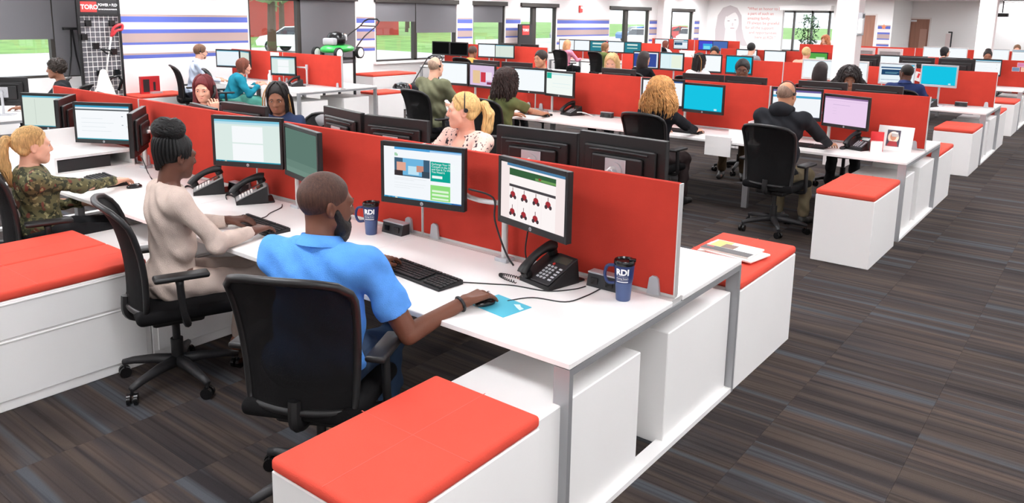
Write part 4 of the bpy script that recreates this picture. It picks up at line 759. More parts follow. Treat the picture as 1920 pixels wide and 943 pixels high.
    if 'glasses' in feat:
        q = MB()
        for s in (1, -1): q.tube([hp(s*.033+.021*math.cos(a), .104, .003+.016*math.sin(a)) for a in np.linspace(0, 6.28, 15)], .0016*hs, 5); q.tube([hp(s*.054, .103, .006), hp(s*.08, .03, .008), hp(s*.083, -.01, .0)], .0016*hs, 5)
        q.tube([hp(-.012, .105, .006), hp(.012, .105, .006)], .0016, 5); q.build('glasses', M_black, root)
    if headset:
        q = MB().tube([hp(.09*math.sin(a), -.012, .03+.098*math.cos(a)) for a in np.linspace(-1.75, 1.75, 17)], .0045*hs, 6); s = headset if headset in (1, -1) else 1
        for ss in (1, -1): q.cyl(hp(ss*.08, -.022, .012), hp(ss*.092, -.022, .012), .015*hs, n=14)
        q.tube([hp(s*.095, -.005, -.015), hp(s*.085, .06, -.06), hp(s*.04, .105, -.075)], .003*hs, 5); q.build('headset', M_black, root, 40)
    # clothes
    col, sleeve = top[0], top[1]; tmx = topmat or mat('cloth_'+col, col, .9, bump=.7, bscale=300, var=.1, vscale=14, spec=.15); S = torso(SDF(), .006); cuffn = None
    for s in (1, -1):
        e, w = arms[s]; fr = {'none': 0, 'short': .72, 'half': 1.0, 'long': 1.0}[sleeve]
        if fr: c = sh[s]+(e-sh[s])*fr; d = nrm(e-sh[s]); S.rc(sh[s], e+(e-sh[s])*(.0 if sleeve != 'short' else 0), .057*b, (.05 if sleeve != 'short' else .062)*b, k=.035, cut=[(c, d)] if sleeve == 'short' else None)
        if sleeve == 'long': d2 = nrm(w-e); S.rc(e, w, .048*b, .036, k=.02, cut=[(w-d2*.012, d2)])
        if sleeve == 'half': d2 = nrm(w-e); c = e+(w-e)*.35; S.rc(e, w, .048*b, .04, k=.02, cut=[(c, d2)])
    nn = nrm(sp*1.0+V3(0, .35 if 'vneck' not in feat else .8, 0)); nc = neck+sp*(.005 if 'vneck' not in feat else -.05)
    def folds(P): return .0065*np.sin(P[:, 2]*42+6*np.sin(P[:, 0]*7)+P[:, 1]*20)*np.sin(P[:, 0]*15+P[:, 2]*9)+.0045*np.abs(np.sin(P[:, 2]*30+P[:, 0]*22+3*np.sin(P[:, 1]*14)))**3*np.clip((1.0-P[:, 2])*3, .2, 1)+.0025*np.sin(P[:, 0]*50+P[:, 2]*38+P[:, 1]*35)
    pl = [((0, 0, .485), (0, 0, -1))]; nz = neck[2]-.01; S.rc(neck+sp*.02+V3(0, .005, 0), neck+sp*.2+V3(0, .03, .05), .062*b**.5+(.01 if 'vneck' in feat else 0), .062*b**.5+(.02 if 'vneck' in feat else 0), k=.006, op='s')
    if 'vneck' in feat: S.el(neck+V3(0, .12, -.08), (.07, .1, .09), k=.01, op='s')
    sobj('shirt' if 'hood' not in feat else 'hooded_jacket', [S.mesh(hc, folds if det else None, pl)], tmx, root)
    if 'collar' in feat:
        q = MB(); A = np.linspace(-2.75, 2.75, 25); ring = []
        for a in A: ring.append(neck+V3(.076*math.sin(a), -.078*math.cos(a)-.004, .036+.02*math.cos(a)))
        vs = [tuple(p) for p in ring]+[tuple(p+V3(.026*math.sin(a), -.028*math.cos(a), -.042)) for p, a in zip(ring, A)]+[tuple(p+V3(-.006*math.sin(a), .006*math.cos(a), -.02)) for p, a in zip(ring, A)]; n = 25
        q.add(vs, [(i, i+1, n+i+1, n+i) for i in range(24)]+[(i+1, i, 2*n+i, 2*n+i+1) for i in range(24)]); q.build('collar', tmx, root, True)
    if 'hood' in feat: S = SDF(); S.el(neck+V3(0, -.075, .015), (.11, .06, .07), k=.02); S.rc(neck+V3(-.085, -.02, .02), neck+V3(0, -.085, .03), .035, .05, k=.03); S.rc(neck+V3(.085, -.02, .02), neck+V3(0, -.085, .03), .035, .05, k=.03); sobj('hood', [S.mesh(hc)], tmx, root)
    if legs:
        S = SDF(); S.el(Hp+V3(0, -.01, -.02), (.165*b*thick, .13*thick, .105), k=.05)
        for s in (1, -1): d = nrm(an[s]-kn[s]); S.rc(V3(s*.09, 0, .545), kn[s], .092*b, .066, k=.05); S.rc(kn[s], an[s], .066, .052, k=.03, cut=[(an[s]-d*.0, d)])
        sobj('trousers', [S.mesh(hc*1.15, folds if det else None, [((0, 0, .60), (0, -.3, 1))])], mat('trouser_'+pants, pants, .9, bump=.3, bscale=220, var=.12, vscale=8, spec=.15), root)
        for s in (1, -1): S = SDF().rc(an[s]+V3(0, -.03, -.045), an[s]+V3(s*.015, .15, -.055), .038, .03, k=.02).rc(an[s]+V3(0, -.01, -.01), an[s]+V3(0, .03, -.04), .04, .036, k=.03); sobj('shoe', [S.mesh(hc, None, [((0, 0, .002), (0, 0, -1))])], mat('shoe_'+shoes, shoes, .5), root)
    return root, dict(arms=arms, hp=hp, neck=neck, hcen=hcen, sh=sh)
# ---------------------------------------------------------------- desk-top things
def keyboard(label, x, y, rz, z=ZT):
    t = thing('keyboard', label, 'keyboard', (x, y, z), math.radians(rz)); MB().prism([(-.075, 0), (.075, 0), (.075, .021), (-.075, .011)], -.228, .228, Matrix(((0, 0, 1, 0), (1, 0, 0, 0), (0, 1, 0, 0), (0, 0, 0, 1)))).build('base', M_black, t)
    k = MB()
    for r in range(6):
        for c in range(21):
            if (r == 0 and 4 < c < 11): continue
            if c in (15, 19) and 0: continue
            xx = -.218+c*.0211+(.006 if c > 14 else 0)-(0 if c < 15 else 0); yy = -.062+r*.0212+(.006 if r == 5 else 0)
            if c == 14 and r < 5: continue
            k.box(xx, xx+.0165, yy, yy+.0165, .0145+.0667*(yy+.062)*1.0, .019+.0667*(yy+.07))
    k.box(-.112, .02, -.062, -.0455, .0145, .019); o = k.build('keys', M_dark, t); o['kind'] = 'stuff'; return t
def mouse(label, x, y, rz, z=ZT):
    t = thing('computer_mouse', label, 'mouse', (x, y, z), math.radians(rz)); S = SDF(); S.el((0, 0, .008), (.03, .053, .022), k=.01); V, F = S.mesh(.006, None, [((0, 0, 0), (0, 0, -1))]); sobj('shell', [(V, F)], M_blackg, t); MB().cyl((-.004, .03, .022), (.004, .03, .022), .008, n=10).build('scroll_wheel', M_rub, t); return t
def phone(label, x, y, rz, z=ZT, grey=False, cord=True):
    t = thing('desk_phone', label, 'phone', (x, y, z), math.radians(rz)); kb = M_dark if not grey else M_grey
    MB().add([(-.1, -.11, 0), (.1, -.11, 0), (.1, .09, 0), (-.1, .09, 0), (-.1, -.11, .02), (.1, -.11, .02), (.09, .085, .112), (-.1, .085, .112)], [(3, 2, 1, 0), (4, 5, 6, 7), (0, 1, 5, 4), (1, 2, 6, 5), (2, 3, 7, 6), (3, 0, 4, 7)]).build('body', M_black, t)
    MB().rbox(-.09, .1, -.02, .13, 0, .012, .004, 1).build('stand', M_black, t); M = T(0, -.11, .02) @ RX(math.atan2(.092, .195))
    MB().rbox(-.025, .095, .005, .215, 0, .008, .003, 1, M).build('face_plate', kb, t); MB().box(-.005, .08, .15, .195, .008, .0095, M).build('display', mat('phone_lcd', '#6d7a66' if grey else '#3c4038', .2), t); k = MB()
    for r in range(5):
        for c in range(3): k.rbox(-.01+c*.022, .004+c*.022, .03+r*.02, .042+r*.02, .008, .012, .001, 1, M)
    for r in range(5): k.rbox(.066, .086, .03+r*.02, .04+r*.02, .008, .0115, .001, 1, M)
    o = k.build('keypad', M_silver if not grey else M_paper, t); o['kind'] = 'stuff'; MB().cyl((.012, .135, .008), (.012, .135, .0125), .007, n=10, M=M).build('message_lamp', mat('lamp_red', '#c03a34', .4), t)
    hpts = [M @ Vector(p) for p in spline([(-.065, .0, .03), (-.065, .03, .048), (-.065, .11, .062), (-.065, .19, .052), (-.065, .222, .034)], 4)]
    h = MB().tube(hpts, [.024+.004*math.cos(i/16*6.28) for i in range(17)], 10); ho = h.build('handset', M_black, t, True); MB().cyl(M @ Vector((-.065, .02, .03)), M @ Vector((-.065, .02, .006)), .026, n=14).build('mouth_cup', M_black, ho); MB().cyl(M @ Vector((-.065, .2, .03)), M @ Vector((-.065, .2, .006)), .026, n=14).build('ear_cup', M_black, ho)
    if cord:
        c = []
        for i in range(150): u = i/149; a = u*2*math.pi*26; bx = -.07-.13*math.sin(u*math.pi); by = -.1+.06*u*math.cos(u*3)-.05*math.sin(u*3.14); c.append((bx+.004*math.cos(a), by, .009+.006*math.sin(a)))
        MB().tube(c, .0024, 5).build('coiled_cord', M_cable, t)
    return t
def curved_text(mb, txt, size, zc, R, a0, bold=0):
    v, f = text_geo(txt, size, bold); w = max(p[0] for p in v); mb.add([(R(p[1]+zc)*math.sin((p[0]-w/2)/R(zc)+a0), -R(p[1]+zc)*math.cos((p[0]-w/2)/R(zc)+a0), p[1]+zc) for p in v], f)
def mug(label, x, y, rz, z=ZT):
    t = thing('travel_mug', label, 'mug', (x, y, z), math.radians(rz)); nv = mat('navy_mug', '#1c2f5e', .3); nv2 = mat('navy_mug_lower', '#44557f', .35); Rf = lambda q: .0325+.0128*min(1, max(0, (q-.0)/.165))+.0008
    MB().lathe([(.031, 0), (.0325, .004), (.0375, .085)], 28).build('lower_body', nv2, t, 40); MB().lathe([(.0385, .085), (.041, .1), (.0455, .165), (.044, .168)], 28).build('upper_body', nv, t, 40); MB().lathe([(.046, .164), (.0475, .17), (.0475, .18), (.044, .186), (.04, .178), (.0, .176)], 28).build('lid', M_blackg, t, 40); MB().rbox(.02, .05, -.012, .012, .178, .192, .004, 2).build('lid_tab', M_blackg, t)
    MB().tube(spline([(-.043, 0, .155), (-.075, 0, .15), (-.085, 0, .11), (-.07, 0, .075), (-.04, 0, .075)], 5), .0075, 8).build('handle', nv, t, True)
    R2 = lambda q: .0415+.06*(q-.1)+.0008; p = MB(); curved_text(p, 'RDI', .038, .125, R2, -.1, .0016); curved_text(p, 'driving Smart', .0105, .106, R2, -.1); p.build('lettering', M_print, t); q = MB()
    for zz, hh_ in ((.118, .0008), (.101, .0008), (.0915, .0035)):
        n = 14; a = [-.65+.1*i*1.0-.1 for i in range(n)]; q.add([(R2(zz)*math.sin(w), -R2(zz)*math.cos(w), zz) for w in a]+[(R2(zz)*math.sin(w), -R2(zz)*math.cos(w), zz+hh_) for w in a], [(i, i+1, n+i+1, n+i) for i in range(n-1)])
    q.build('print_lines', M_print, t); return t
def socket_box(label, x, y, z=ZT, rz=0):
    t = thing('power_box', label, 'power outlet', (x, y, z), math.radians(rz)); MB().prism([(-.035, 0), (.03, 0), (.03, .06), (-.02, .06)], -.08, .08, Matrix(((0, 0, 1, 0), (1, 0, 0, 0), (0, 1, 0, 0), (0, 0, 0, 1)))).build('housing', M_dark, t); MB().rbox(-.082, .082, -.025, .032, .06, .068, .003, 1).build('top_cover', M_silver, t)
    for q in (-.04, .04): MB().box(q-.018, q+.018, -.0345, -.029, .015, .045).build('outlet', M_blackg, t)
    return t
keyboard('black keyboard before the blue-shirted man', -1.09, .335, -6); keyboard('black keyboard before the woman in the beige sweater', -2.42, .35, -4); keyboard('black keyboard before the woman in the patterned top', -4.27, .35, -5)
t = thing('mouse_pad', 'turquoise mouse pad under the blue-shirted man\'s hand', 'mouse pad', (-.55, .285, ZT), math.radians(-8)); MB().rbox(-.105, .105, -.085, .085, 0, .003, .001, 1).build('mat', mat('turquoise_mat', '#4fb4cc', .7), t); MB().prism([(.03, .05), (.05, .068), (.075, .05), (.097, .045), (.097, .02), (.07, .03)], .003, .0034).build('printed_shape', mat('pale_blue_print', '#d6eef4', .7), t)
mouse('black computer mouse under the patterned-top woman\'s hand', -3.92, .38, -10)
phone('black desk phone with coiled cord beside the mower monitor', -.57, .69, -12); phone('black desk phone with grey keypad between two women, nearer the divider bracket', -2.98, .70, -30, grey=True); phone('black desk phone with grey keypad behind the braided updo', -3.42, .66, -30, grey=True)
mug('navy travel mug with white letters at the desk end', -.185, .70, 24); mug('navy travel mug with white letters beside the bearded man\'s face', -1.81, .68, 40)
socket_box('dark power outlet box behind the travel mug at the desk end', -.33, .785); socket_box('dark power outlet box behind the mug by the bearded man', -1.72, .785); socket_box('dark power outlet box behind the phone of the updo woman', -3.28, .785); socket_box('grey power outlet box beside the green-topped woman\'s phone', -3.55, 6.135); socket_box('grey power outlet box near the divider end of the navy-shirted man\'s row', -.4, 11.13)
def cable(label, pts, r=.0028, m=None, name='cable'): 
    o = MB().tube(spline(pts, 6), r, 6).build(name, m or M_cable, None, True); return tag(o, label, 'cable')
z = ZT+.003
cable('thin black cord from keyboard to phone stand', [(-.87, .40, z), (-.75, .47, z), (-.66, .52, z), (-.5, .56, z), (-.42, .66, z), (-.4, .73, z)]); cable('black mouse cord running to the outlet box', [(-.56, .345, z), (-.5, .45, z), (-.36, .5, z), (-.33, .62, z), (-.33, .745, z)]); cable('black cables hanging from the silver monitor post', [(-1.1, .70, 1.1), (-.99, .765, 1.06), (-.96, .745, .95), (-.89, .745, .80), (-.84, .75, z)], .005); cable('thin black cables beside the monitor post', [(-.72, .72, 1.03), (-.76, .755, .93), (-.78, .765, .82), (-.76, .77, z)], .004); cable('black cord looping beside the grey-keypad phone', [(-2.75, .76, z), (-2.68, .7, z), (-2.62, .58, z), (-2.56, .5, z), (-2.55, .42, z)]); cable('black cord behind the white organiser', [(-4.75, .79, .9), (-4.55, .76, .82), (-4.35, .7, z), (-4.1, .6, z)], .004); cable('white looping cable beside the green-topped woman\'s phone', [(-3.98, 6.1, ZT+.004), (-3.9, 6.0, ZT+.045), (-3.78, 5.98, ZT+.05), (-3.68, 6.05, ZT+.004)], .006, M_paper)
# white organiser on row one, paper holder on row two
t = thing('desk_organiser', 'white open-front organiser box with tall back panel beside the blonde in patterned top', 'organiser', (-5.03, .5, ZT)); o = MB(); o.box(-.25, .28, -.3, -.28, 0, .13); o.box(-.25, .28, .28, .3, 0, .13); o.box(-.25, .28, -.28, .28, .11, .13); o.box(-.25, .28, -.28, .28, 0, .012); o.box(-.25, -.235, -.28, .28, .012, .11); o.build('box', M_white, t); MB().box(-.235, .26, -.28, .12, .012, .1).build('dark_infill', M_dark, t); MB().box(-.27, -.252, -.36, .3, 0, .27).build('back_panel', M_white, t)  # solid dark block fills the open box
t = thing('desk_organiser', 'white upright paper holder between the curly blonde and the hooded man', 'organiser', (-1.62, 5.75, ZT)); MB().box(.1, .115, -.2, .32, 0, .2).build('side_panel', M_white, t); MB().box(-.1, .1, .0, .32, 0, .012).build('tray', M_white, t); MB().box(-.1, .115, -.2, -.19, 0, .1).build('front_panel', M_white, t)
t = thing('hanging_paper_tray', 'white tray hung on the desk edge left of the hooded man', 'tray', (-1.72, 5.34, .62)); MB().box(-.16, .12, -.012, 0, -.04, .16).build('front_panel', M_white, t); MB().box(-.16, .12, -.01, .04, .118, .128).build('hook_lip', M_white, t)
def bottle(label, x, y, z, h, r, col, cap): t = thing('bottle', label, 'bottle', (x, y, z)); MB().lathe([(r*.9, 0), (r, .01), (r, h*.62), (r*.45, h*.8), (r*.4, h*.88)], 16).build('body', mat('bottle_'+col, col, .15), t, 40); MB().cyl((0, 0, h*.87), (0, 0, h), r*.5, n=14).build('cap', mat('cap_'+cap, cap, .4), t)
bottle('clear bottle with blue cap behind the white paper holder', -1.44, 5.98, ZT, .24, .034, '#d8dcde', '#5468c8'); bottle('red-capped bottle left of the silver card monitor', -1.82, 10.8, ZT, .22, .035, '#e8d6d6', '#d84a40'); bottle('clear bottle left of the silver card monitor', -1.68, 10.85, ZT, .23, .035, '#dcdcdc', '#b8b0b0'); bottle('white bottle on the desk of the teal-topped woman', -10.25, 5.95, ZT, .22, .04, '#eeeeec', '#eeeeec'); bottle('white lotion bottle left of the pink-topped woman\'s chair', -11.7, 16.75, ZT, .24, .04, '#f0eeec', '#f0eeec'); bottle('clear water bottle by the red sign stand', -11.985, 15.5, .9, .25, .04, '#e6e0da', '#c9c2bc')
phone('black desk phone beside the standing photo', -.5, 5.83, -20, cord=False); phone('black desk phone with lit display before the green-topped woman', -4.0, 6.03, -20, cord=False); phone('black desk phone under the cyan silver monitor', -.78, 10.72, -20, cord=False); phone('black desk phone beside the tilted arm monitor', -9.45, 5.9, -20, cord=False)
keyboard('black keyboard before the hooded man', -.98, 5.62, 0); keyboard('black keyboard before the curly blonde woman', -2.3, 5.66, 0); keyboard('dark keyboard before the green-topped woman', -4.35, 5.7, 0); mouse('black mouse beside the hooded man\'s elbow', -.62, 5.72, 0); mouse('black mouse under the green-topped woman\'s hand', -4.1, 5.62, 0)
t = thing('tissue_box', 'red and white stand-up box beside the phone of the hooded man', 'box', (-.33, 5.78, ZT), .15); MB().box(-.05, .05, -.04, .04, 0, .1).build('white_carton', M_paper, t); MB().add([(-.055, .042, 0), (.055, .042, 0), (.055, .042, .19), (-.055, .042, .19), (-.055, -.045, 0), (-.055, -.045, .19), (-.055, .0, .2)], [(0, 1, 2, 3), (0, 3, 5, 4)]).build('red_sleeve', mat('carton_red', '#d8353a', .5), t)
t = thing('photo_frame', 'white mounted photo of a smiling person in red at the divider end', 'picture frame', (-.22, 5.97, ZT), math.radians(-3)); Mx = RX(math.radians(-14)); MB().rbox(-.16, .16, -.006, .006, 0, .24, .002, 1, Mx).build('mount', M_paper, t); p = MB(); MX = Mx @ Matrix(((1, 0, 0, 0), (0, 0, 1, -.0065), (0, 1, 0, 0), (0, 0, 0, 1)))
for i, (c, poly) in enumerate((('#4a4654', [(-.075, .04), (.045, .04), (.045, .2), (-.075, .2)]), ('#ecd9c2', blob(-.015, .13, .05, .058)), ('#c98a6c', blob(-.015, .135, .028, .038)), ('#a83238', [(-.065, .042), (.035, .042), (.02, .09), (-.045, .09)]))): p.use(mat('photo_'+c, c, .6)).prism(poly, -.0008*(i+1), -.0002-.0008*i, MX)
p.build('photo_print', None, t)
bk = MB().add([(-.03, .006, .18), (.03, .006, .18), (.03, .12, 0), (-.03, .12, 0), (-.03, .0, .17), (.03, 0, .17), (.03, .11, 0), (-.03, .11, 0)], [(0, 1, 2, 3), (4, 7, 6, 5), (0, 4, 5, 1), (2, 6, 7, 3)]).build('easel_leg', M_paper, t)
for i, (x, y, rz, c, lab) in enumerate(((-.24, 2.08, -4, '#e8e6e0', 'magazine with black cover band on the red cushion, topmost of the pile'), (-.2, 2.06, -9, '#f0eeea', 'white magazine under the topmost one on the red cushion'), (-.27, 2.1, 2, '#f4f0ea', 'white magazine at the bottom of the pile on the red cushion'))):
    t = thing('magazine', lab, 'magazine', (x, y, .609+.012*(2-i)), math.radians(rz)); MB().rbox(-.15, .15, -.11, .11, 0, .0115, .002, 1).build('pages', mat('mag_'+c, c, .5), t)
    if i == 0: MB().use(mat('mag_black', '#2b282a', .4)).box(-.15, .15, -.11, -.035, .0116, .012).use(mat('mag_green', '#b8bd62', .5)).box(-.13, -.03, -.03, .1, .0116, .012).use(mat('mag_brown', '#7a5a4c', .5)).box(-.06, .02, -.03, .05, .012, .0124).use(mat('mag_red', '#d8483c', .5)).box(-.135, -.09, -.06, -.045, .012, .0124).build('cover_print', None, t)
for i, (x, zz, c, lab) in enumerate(((-.2, 1.09, '#6f88a8', 'landscape photo pinned low on the red divider'), (-.05, 1.09, '#e9b79c', 'warm-toned photo pinned low on the red divider'), (-.12, 1.18, '#d884b4', 'pink photo pinned high on the red divider'))): tag(MB().use(mat('pin_'+c, c, .5)).box(x-.06, x+.06, 15.925, 15.927, zz-.035, zz+.035).use(M_paper).box(x-.065, x+.065, 15.927, 15.929, zz-.04, zz+.04).build('pinned_photo'), lab, 'photo', 'photos pinned on the divider')
t = thing('pinned_note', 'white note card pinned between the two silver monitors', 'note', (-1.0, 11.19, 1.13)); MB().box(-.09, .09, 0, .004, -.07, .07, RY(.25)).build('card', M_paper, t); MB().box(-.05, -.02, -.001, 0, -.02, .05, RY(.25)).build('printed_mark', mat('carton_red', '#d8353a', .5), t)
tag(MB().box(-10.55, -10.3, 6.182, 6.187, .95, 1.25).build('paper_sheet', M_paper), 'white paper sheet pinned on the divider behind the tilted arm monitor', 'paper')
t = thing('lidded_box', 'white lidded box on the portrait row desk beside the blue card monitor', 'box', (-9.85, 21.6, ZT)); MB().rbox(-.2, .2, -.15, .15, 0, .16, .01, 1).build('body', M_paper, t); MB().box(-.21, .21, -.16, .16, .16, .18).build('lid', M_paper, t)
# ---------------------------------------------------------------- rack, mowers, signs by the window wall
t = thing('display_rack', 'tall black display rack with white wire grid and red brand sign', 'display rack', (-12.0, 3.92, 0), math.radians(4)); f = MB()
for y in (-.34, .34): f.box(-.02, .02, y-.02, y+.02, 0, 2.28)
f.box(-.02, .02, -.34, .34, 1.84, 1.88); f.box(-.25, .25, -.36, -.31, 0, .04); f.box(-.25, .25, .31, .36, 0, .04); f.build('frame', M_black, t); MB().box(-.02, .012, -.32, .32, 1.88, 2.28).build('header_board', M_dark, t); MB().box(-.05, -.04, -.34, .34, .1, 1.85).build('grey_backing', mat('rack_backing', '#77757a', .8), t); g = MB()
for i in range(9): g.cyl((.0, -.32+i*.08, .1), (.0, -.32+i*.08, 1.84), .005, n=5)
for i in range(22): g.cyl((.0, -.32, .12+i*.081), (.0, .32, .12+i*.081), .005, n=5)
g.build('wire_grid', M_paper, t); RK = Matrix(((0, 0, 1, 0), (1, 0, 0, 0), (0, 1, 0, 0), (0, 0, 0, 1))); sg = MB().rbox(-.3, -.03, 1.9, 2.07, .012, .018, .003, 1, RK).build('red_sign', mat('sign_red', '#d8403c', .5), t); v, q = text_geo('TORO', .1, .004); MB().add([(p[0]-.295, p[1]+1.95, .019) for p in v], q, RK).build('lettering', M_print, sg)
for s_, sz, zz in (('POWER + FLEX', .062, 2.0), ('NEW MAX LITHIUM-ION PRODUCTS', .024, 1.94)): v, q = text_geo(s_, sz, .0012); MB().add([(p[0]*.8-.005, p[1]+zz, .013) for p in v], q, RK).build('lettering', M_print, t)
for y, zz in ((-.2, 1.72), (.2, 1.72), (-.28, 1.5), (-.1, 1.35), (.2, 1.25), (-.07, .9), (.22, .9)): MB().box(.0, .05, y-.045, y+.045, zz-.05, zz+.05).build('hanger_hook', M_blackg, t)
t = thing('string_trimmer', 'red and white string trimmer hanging on the wire grid rack', 'garden tool', (-11.93, 4.0, 0)); MB().tube([(0, .07, 1.52), (0, -.02, 1.12), (0, -.1, .72)], .014, 8).build('white_shaft', M_paper, t, True); rd = mat('tool_red', '#d2323a', .4); MB().tube(spline([(0, .07, 1.5), (0, .1, 1.62), (0, .17, 1.68), (0, .26, 1.7), (0, .25, 1.62), (0, .16, 1.6), (0, .09, 1.52)], 3), .024, 8).build('red_handle', rd, t, True); MB().tube([(0, -.12, 1.3), (.04, .0, 1.28), (0, .06, 1.24), (-.0, -.02, 1.22), (0, -.12, 1.3)], .014, 8).build('front_grip', M_blackg, t, True); MB().tube([(0, -.08, .66), (0, .0, .82), (0, .14, .85), (0, .19, .76), (0, .12, .6)], .026, 8).build('guard', M_blackg, t, True); MB().lathe([(.05, .55), (.06, .6), (.04, .68), (.0, .7)], 14, T(0, -.1, .05)).build('cutting_head', M_blackg, t)
def mower(label, loc, rz, deckc, wheelc, engine, bag, handle_h, stand=0, name='lawn_mower', deck_name='deck'):
    t = thing(name, label, 'lawn mower', loc, rz); dm = mat('deck_'+deckc, deckc, .35, coat=.3); s = stand
    S = SDF(); S.el((0, 0, .2+s), (.27, .4, .1), k=.05).el((0, .25, .18+s), (.22, .2, .09), k=.06); sobj(deck_name, [S.mesh(.02, None, [((0, 0, .13+s), (0, 0, -1))])], dm, t)
    for x in (-.28, .28):
        for y in (-.33, .36): w = MB().use(M_rub).cyl((x-.03, y, .12+s), (x+.03, y, .12+s), .12, n=20); w.use(mat('wheel_'+wheelc, wheelc, .4)).cyl((x-.033, y, .12+s), (x+.033, y, .12+s), .092, n=18); w.build('wheel', None, t, 40)
    e = MB().use(M_blackg).lathe([(.15, .27), (.19, .33), (.19, .45), (.14, .52), (.0, .55)], 18, T(0, .06, s)).use(mat('engine_'+engine, engine, .3, .3)).rbox(-.16, .16, -.1, .0, .36+s, .5+s, .03, 2).use(M_silver).rbox(-.14, .14, .2, .34, .28+s, .42+s, .03, 2).use(mat('cap_yellow', '#e0a526', .4)).rbox(-.06, .02, -.18, -.12, .42+s, .5+s, .01, 1); e.build('engine', None, t, 40)
    if bag: S = SDF(); S.el((0, -.5, .36+s), (.2, .22, .17), k=.05); sobj('grass_bag', [S.mesh(.022)], mat('bag_black', '#26262a', .9, bump=.5, bscale=80), t)
    h = MB()
    for x in (-.22, .22): h.tube(spline([(x, -.3, .22+s), (x, -.6, .45+s), (x*.95, -1.0, handle_h*.85+s), (x*.9, -1.15, handle_h+s)], 4), .013, 8)
    h.tube([(-.2, -1.15, handle_h+s), (-.12, -1.2, handle_h+.05+s), (.12, -1.2, handle_h+.05+s), (.2, -1.15, handle_h+s)], .016, 8); h.tube([(-.2, -1.02, handle_h*.87+s), (.2, -1.02, handle_h*.87+s)], .012, 8); h.build('handle', M_black, t, True)
    if stand:
        q = MB()
        for x in (-.2, .2):
            for y in (-.25, .25): q.box(x-.02, x+.02, y-.02, y+.02, 0, .15+s)
        q.box(-.22, .22, -.27, .27, s-.02, s+.02); q.box(-.25, .25, -.3, .3, 0, .03); q.build('display_stand', M_black, t)
    return t
m1 = mower('green lawn mower with white wheels raised on a black display stand', (-11.3, 8.35, 0), math.radians(-168), '#2fae4a', '#f2f2f0', '#e8e8e6', False, .75, 1.03)
mower('red-engined lawn mower with black grass bag behind the desk end', (-10.45, 9.35, 0), math.radians(-172), '#3a3638', '#d8d8d6', '#c8342f', True, 1.0)
t = thing('sign_stand', 'black stand with small red sign in front of the window', 'sign', (-12.05, 15.7, 0)); MB().box(-.1, .1, -.3, .3, 0, .9).build('cabinet', M_black, t); MB().box(-.02, .02, -.32, .32, .9, 1.72).build('board', M_dark, t); sg = MB().box(.02, .03, -.16, .16, 1.42, 1.68).build('red_sign', mat('sign_red', '#d8403c', .5), t); v, q = text_geo('TORO', .1, .003); MB().add([(p[0]-.15, p[1]+1.52, .031) for p in v], q, RK).build('lettering', M_print, sg)
t = thing('red_display', 'small red and black display block on the low wall cabinet', 'display', (-12.0, 4.7, .508)); MB().box(-.03, .03, -.17, .17, 0, .3).build('red_board', mat('sign_dark_red', '#b3282c', .4), t); MB().box(.03, .034, -.13, -.02, .03, .25).box(.03, .034, .05, .09, .05, .2).build('dark_print', M_dark, t); MB().box(.03, .12, -.02, .17, 0, .03).build('silver_base', M_silver, t)
t = thing('cloth_cover', 'cream cloth draped in a peak beside the wire grid rack', 'cloth', (-11.2, 3.55, 0)); S = SDF(); S.rc((0, 0, .4), (0, .02, .98), .24, .05, k=.05).rc((0, -.3, .4), (0, -.3, .68), .12, .08, k=.04).el((0, -.1, .3), (.2, .35, .3), k=.06); sobj('fabric', [S.mesh(.022, lambda P: .012*np.sin(P[:, 1]*28+P[:, 2]*6), [((0, 0, .002), (0, 0, -1))])], mat('cream_cloth', '#ece4d6', .9, bump=.3, bscale=150), t); MB().tube([(.15, -.22, .62), (.22, -.2, .66), (.2, -.12, .63)], .05, 8).build('black_strap', M_black, t, True)
t = thing('garment_straps', 'black straps hanging on the grey shade beside the rack', 'strap', (-12.2, 3.55, 0)); MB().tube([(0, 0, 1.62), (0, -.03, 1.2), (0, -.1, .8)], .015, 6).tube([(0, .02, 1.62), (0, .05, 1.2), (0, .12, .8)], .015, 6).box(-.03, .03, -.12, .1, 1.61, 1.65).build('webbing', M_black, t)
# ---------------------------------------------------------------- who sits where
camo = spotted('patterned_green_top', '#5f5c3c', '#2f3320', 28, .52, .85, [('#6b3a2c', 16, .63), ('#8f8a62', 36, .62)]); floral = spotted('floral_blouse', '#e2bbae', '#2f2730', 40, .62)
P_ = person
r, d = P_('man with black beard in a blue polo shirt, hand on the mouse', (-1.07, -.22, 1.195), 20, .16, -40, 6, 'brown', ('buzz', '#4a3026'), ('#5b9cec', 'short'), '#33445c', ('w', -.63, .15, .778), ('w', -1.25, .2, .80), 1.22, 2, feat=('beard', 'collar'), hint=(.3, -.25, -1), arml=1.16, shoes='#8a5a34', thick=1.15, hs=1.08)
e, w = d['arms'][1]; wd = nrm(w-e); c0 = w-wd*.03; MB().tube([Vector(c0+.030*(math.cos(a)*nrm(np.cross(wd, V3(0, 0, 1)))+math.sin(a)*nrm(np.cross(wd, np.cross(wd, V3(0, 0, 1)))))) for a in np.linspace(0, 6.28, 17)], .0075, 6).build('wristband', M_black, r, True)
hd = nrm(wd*[1, 1, .35]); mw = rotz(r.rotation_euler.z)@(w+hd*.1)+V3(*r.location); hw = rotz(r.rotation_euler.z)@hd; mouse('black computer mouse under the blue-shirted man\'s hand', mw[0], mw[1], math.degrees(math.atan2(-hw[0], hw[1])), ZT+.0035); MB().tube([Vector(w+hd*.105+V3(.011, 0, 0)+.0105*(math.cos(a)*nrm(np.cross(hd, V3(0, 0, 1)))+math.sin(a)*V3(0, 0, 1))) for a in np.linspace(0, 6.28, 13)], .0022, 5).build('ring', M_chrome, r)
